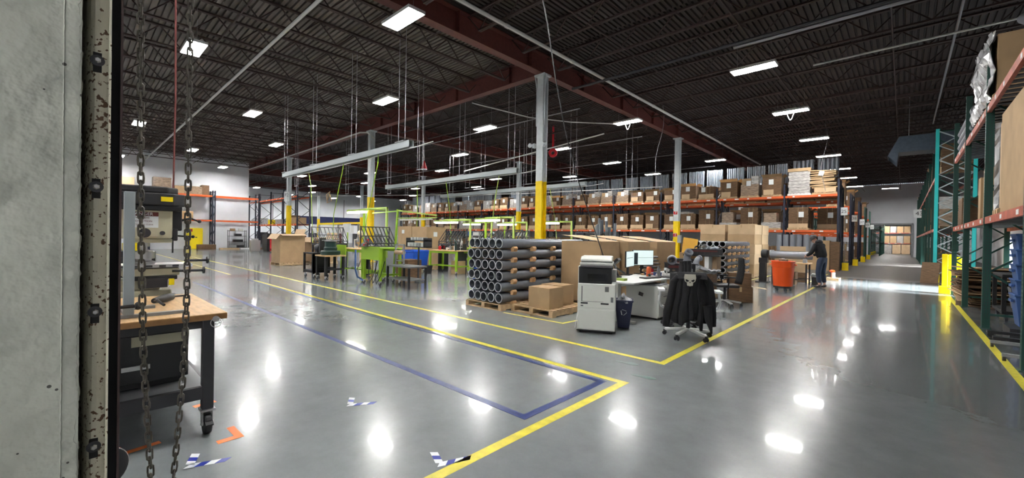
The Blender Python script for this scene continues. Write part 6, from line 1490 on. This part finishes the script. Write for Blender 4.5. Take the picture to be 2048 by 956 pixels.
# shelves and boxes in the middle distance
for k, (x, y) in enumerate(((-18.5, 16.5), (-16.8, 18.5), (-12, 18.5), (-21, 20))):
    t = T('metal_shelf', f'grey wire shelving with small boxes in the middle of the hall, {ORD[k]} unit', 'shelving', (x, y, 0), group='shelving in the middle of the hall')
    mb = MB()
    for sx in (-.6, .6):
        for sy in (-.22, .22): mb.rod((sx, sy, 0), (sx, sy, 1.75), .014, 6)
    for z in (.15, .6, 1.05, 1.5, 1.74): mb.box(-.6, .6, -.22, .22, z, z+.02)
    mb.build('frame', 'rod', t)
    for z in (.17, .62, 1.07, 1.52): MB().use(random.choice(('navy', 'blue_tote', 'card'))).box(-.55, -.1, -.2, .2, z, z+.25).use(random.choice(('offwhite', 'card', 'black'))).box(0, .5, -.2, .2, z, z+.2).build('storage_bin', None, t)

# ---------------------------------------------------------------- yellow gantry, banner, end wall things
t = T('yellow_gantry', 'yellow steel crossbar on slim posts in front of the blue banner', 'gantry', (-23, 10.2, 0))
MB().box(-2.4, 2.6, -.05, .05, 2.0, 2.1).build('crossbar', 'yellow', t)
for x in (-2.35, .2, 2.55): MB().box(x-.04, x+.04, -.04, .04, 0, 2.0).build('leg', 'galv', t)
t = T('banner', 'long dark blue banner high on the far end wall', 'banner', (-65.9, 28.5, 3.5)); MB().box(0, .04, -5.3, 5.3, -.62, .55).build('sheet', 'banner', t)
for k in range(6): MB().box(.04, .08, -5 + k*2 - .03, -5 + k*2 + .03, -.62, .55).build('batten', 'navy', t)
for k in range(5): item(MB().box(0, .05, -.04, .04, 0, 4.3), 'vertical_strip', f'dark vertical wall joint on the end wall, {ORD[k]} from the corner', 'wall strip', (-66, 20 + k*5.2, 2.6), 'midgrey', group='dark joints on the end wall')
item(MB().box(0, .25, -5, 5, 0, 1.2), 'pale_curtain', 'pale wide curtain below the blue banner', 'curtain', (-66, 27, 1.6), 'white')
for k in range(6): item(MB().box(-.6, .6, -.5, .5, 0, 1.5), 'stored_machine', f'distant dark machine along the end wall, {ORD[k]} from the corner rack', 'machine', (-60, 17 + k*3.2, 0), ('black', 'midgrey', 'navy', 'red_dark', 'black', 'grey')[k])
# ---------------------------------------------------------------- far corner racks
rack('rack with dark uprights and orange beams against the white wall', [.4, 4.2, 8.2], -43.0, 1.0, 'y', (2.45, 4.5), 4.9, 'navy', 'orange', deck=True)
rack('orange-beamed rack bridging the corner past the white wall end', [-46.2, -43, -39.9, -36.8, -33.8], 11.9, 1.0, 'x', (2.2, 4.35), 5.0, 'navy', 'orange')
rack('low-loaded orange rack joining the wall rack to the corner rack', [8.35, 11.6], -43.0, 1.0, 'y', (2.45, 4.5), 4.9, 'navy', 'orange', deck=False)
for k, (y, w, h, m, z) in enumerate(((2.9, .85, .95, 'card_light', 4.5), (3.9, .5, .4, 'card', 4.5), (4.95, 1.1, 1.15, 'wrapped', 4.5), (6.0, .6, .6, 'card', 4.5), (6.9, 1.2, .65, 'wrapped', 4.5), (7.7, .5, .8, 'card_dark', 4.5))):
    carton('shelf_carton', f'{("plain tan", "small tan", "tall glossy-wrapped", "small brown", "wide wrapped", "dark")[k]} carton on the top beam of the wall rack', (.8, w, h), (-42.5, y, z), m=m)
carton('shelf_carton', 'long plywood crate on the lower beam of the wall rack', (.8, 2.6, .65), (-42.5, 5.6, 2.45), m='wood', tape=False)
t = T('safety_cabinet', 'yellow two-door safety cabinet below the wall rack', 'cabinet', (-42.9, 7.1, 0))
MB().box(-.25, .25, -.55, .55, .05, 1.75).box(-.22, .22, -.5, .5, 0, .05).build('body', 'yellow_cab', t, bevel=.01)
for s in (-1, 1): MB().box(.25, .27, min(s*.54, s*.01), max(s*.54, s*.01), .1, 1.72).build('door', 'yellow_cab', t, bevel=.005)
MB().box(.27, .3, .04, .16, .95, 1.02).build('handle', 'black', t); MB().box(.27, .275, -.4, -.15, 1.45, 1.68).build('warning_label', 'red', t)
carton('open_carton', 'wide low brown carton on the floor before the yellow cabinet', (.7, 1.2, .42), (-41.6, 7.7, 0), m='card_dark')
t = T('shelving_unit', 'black wire shelving unit with dark goods under the wall rack', 'shelving', (-42.6, 10.1, 0)); mb = MB()
for sx in (-.25, .25):
    for sy in (-.65, .65): mb.rod((sx, sy, 0), (sx, sy, 1.65), .02, 6)
for z in (.1, .6, 1.1, 1.55): mb.box(-.25, .25, -.65, .65, z, z+.03)
mb.build('frame', 'black', t)
for k, (z, a, b, m) in enumerate(((.13, -.5, -.1, 'grey'), (.13, 0, .5, 'black'), (.63, -.3, .4, 'black'), (1.13, -.2, .3, 'black'), (1.58, -.5, -.2, 'card'), (1.58, .1, .4, 'offwhite'))): MB().box(-.2, .2, a, b, z, z+.2).build('stored_box', m, t)
for k in range(3): item(MB().box(-.2, .2, -.7, .7, 0, .12), 'floor_plank', f'low plank lying before the wire shelving, {ORD[k]} along', 'plank', (-41.6 - .1*k, 9.3 + 1.5*k, 0), ('pallet', 'white', 'card_dark')[k])
for k, (x, w, h, m) in enumerate(((-45.3, .8, .5, 'offwhite'), (-44, 1.2, .6, 'wrapped_white'), (-41.8, 1.5, .45, 'plastic_film'), (-40.5, .6, .4, 'yellow_cab'), (-38.2, 1.5, .4, 'wrapped_white'), (-36.0, .7, .7, 'card_dark'), (-34.9, 1.2, .5, 'card'))):
    carton('shelf_parcel', f'{("grey-white", "pale wrapped", "filmy", "yellowish", "flat pale", "dark", "tan")[k]} parcel on the lower beam of the corner rack', (w, .8, h), (x, 12.4, 2.2), m=m, tape=False)
t = T('red_hand_truck', 'red tool trolley on the floor before the corner rack', 'trolley', (-33.5, 10.4, 0)); MB().box(-.35, .35, -.3, .3, .3, .9).build('body', 'red', t); mb = MB(); caster(mb, -.3, -.25); caster(mb, .3, -.25); mb.build('caster', None, t); MB().box(-.4, -.35, -.3, .3, .1, 1.25).build('handle', 'red', t)
for k, (x, y, w, h, m) in enumerate(((-36.5, 10.8, .6, 1.3, 'black'), (-34.9, 9.4, .25, .9, 'steel'), (-32.3, 10.6, .7, 1.1, 'navy_plastic'), (-31.3, 11.2, .5, 1.4, 'red_dark'), (-38.6, 11.5, .5, .8, 'black'))):
    item(MB().box(-w, w, -.3, .3, .1, h).box(-w*.8, w*.8, -.25, .25, 0, .1).box(-w*.5, w*.5, -.2, .2, h, h+.12), 'shop_machine', f'{("black", "bright steel", "navy", "dark red", "low black")[k]} shop machine in front of the corner rack', 'machine', (x, y, 0), m, bevel=.02)

clutter('the white desk by the monitors', -3.75, 8.4, .735, .5, 1.1, 9, 31, .14)
clutter('the second desk top', -3.62, 9.2, .735, .5, .35, 5, 33, .2)
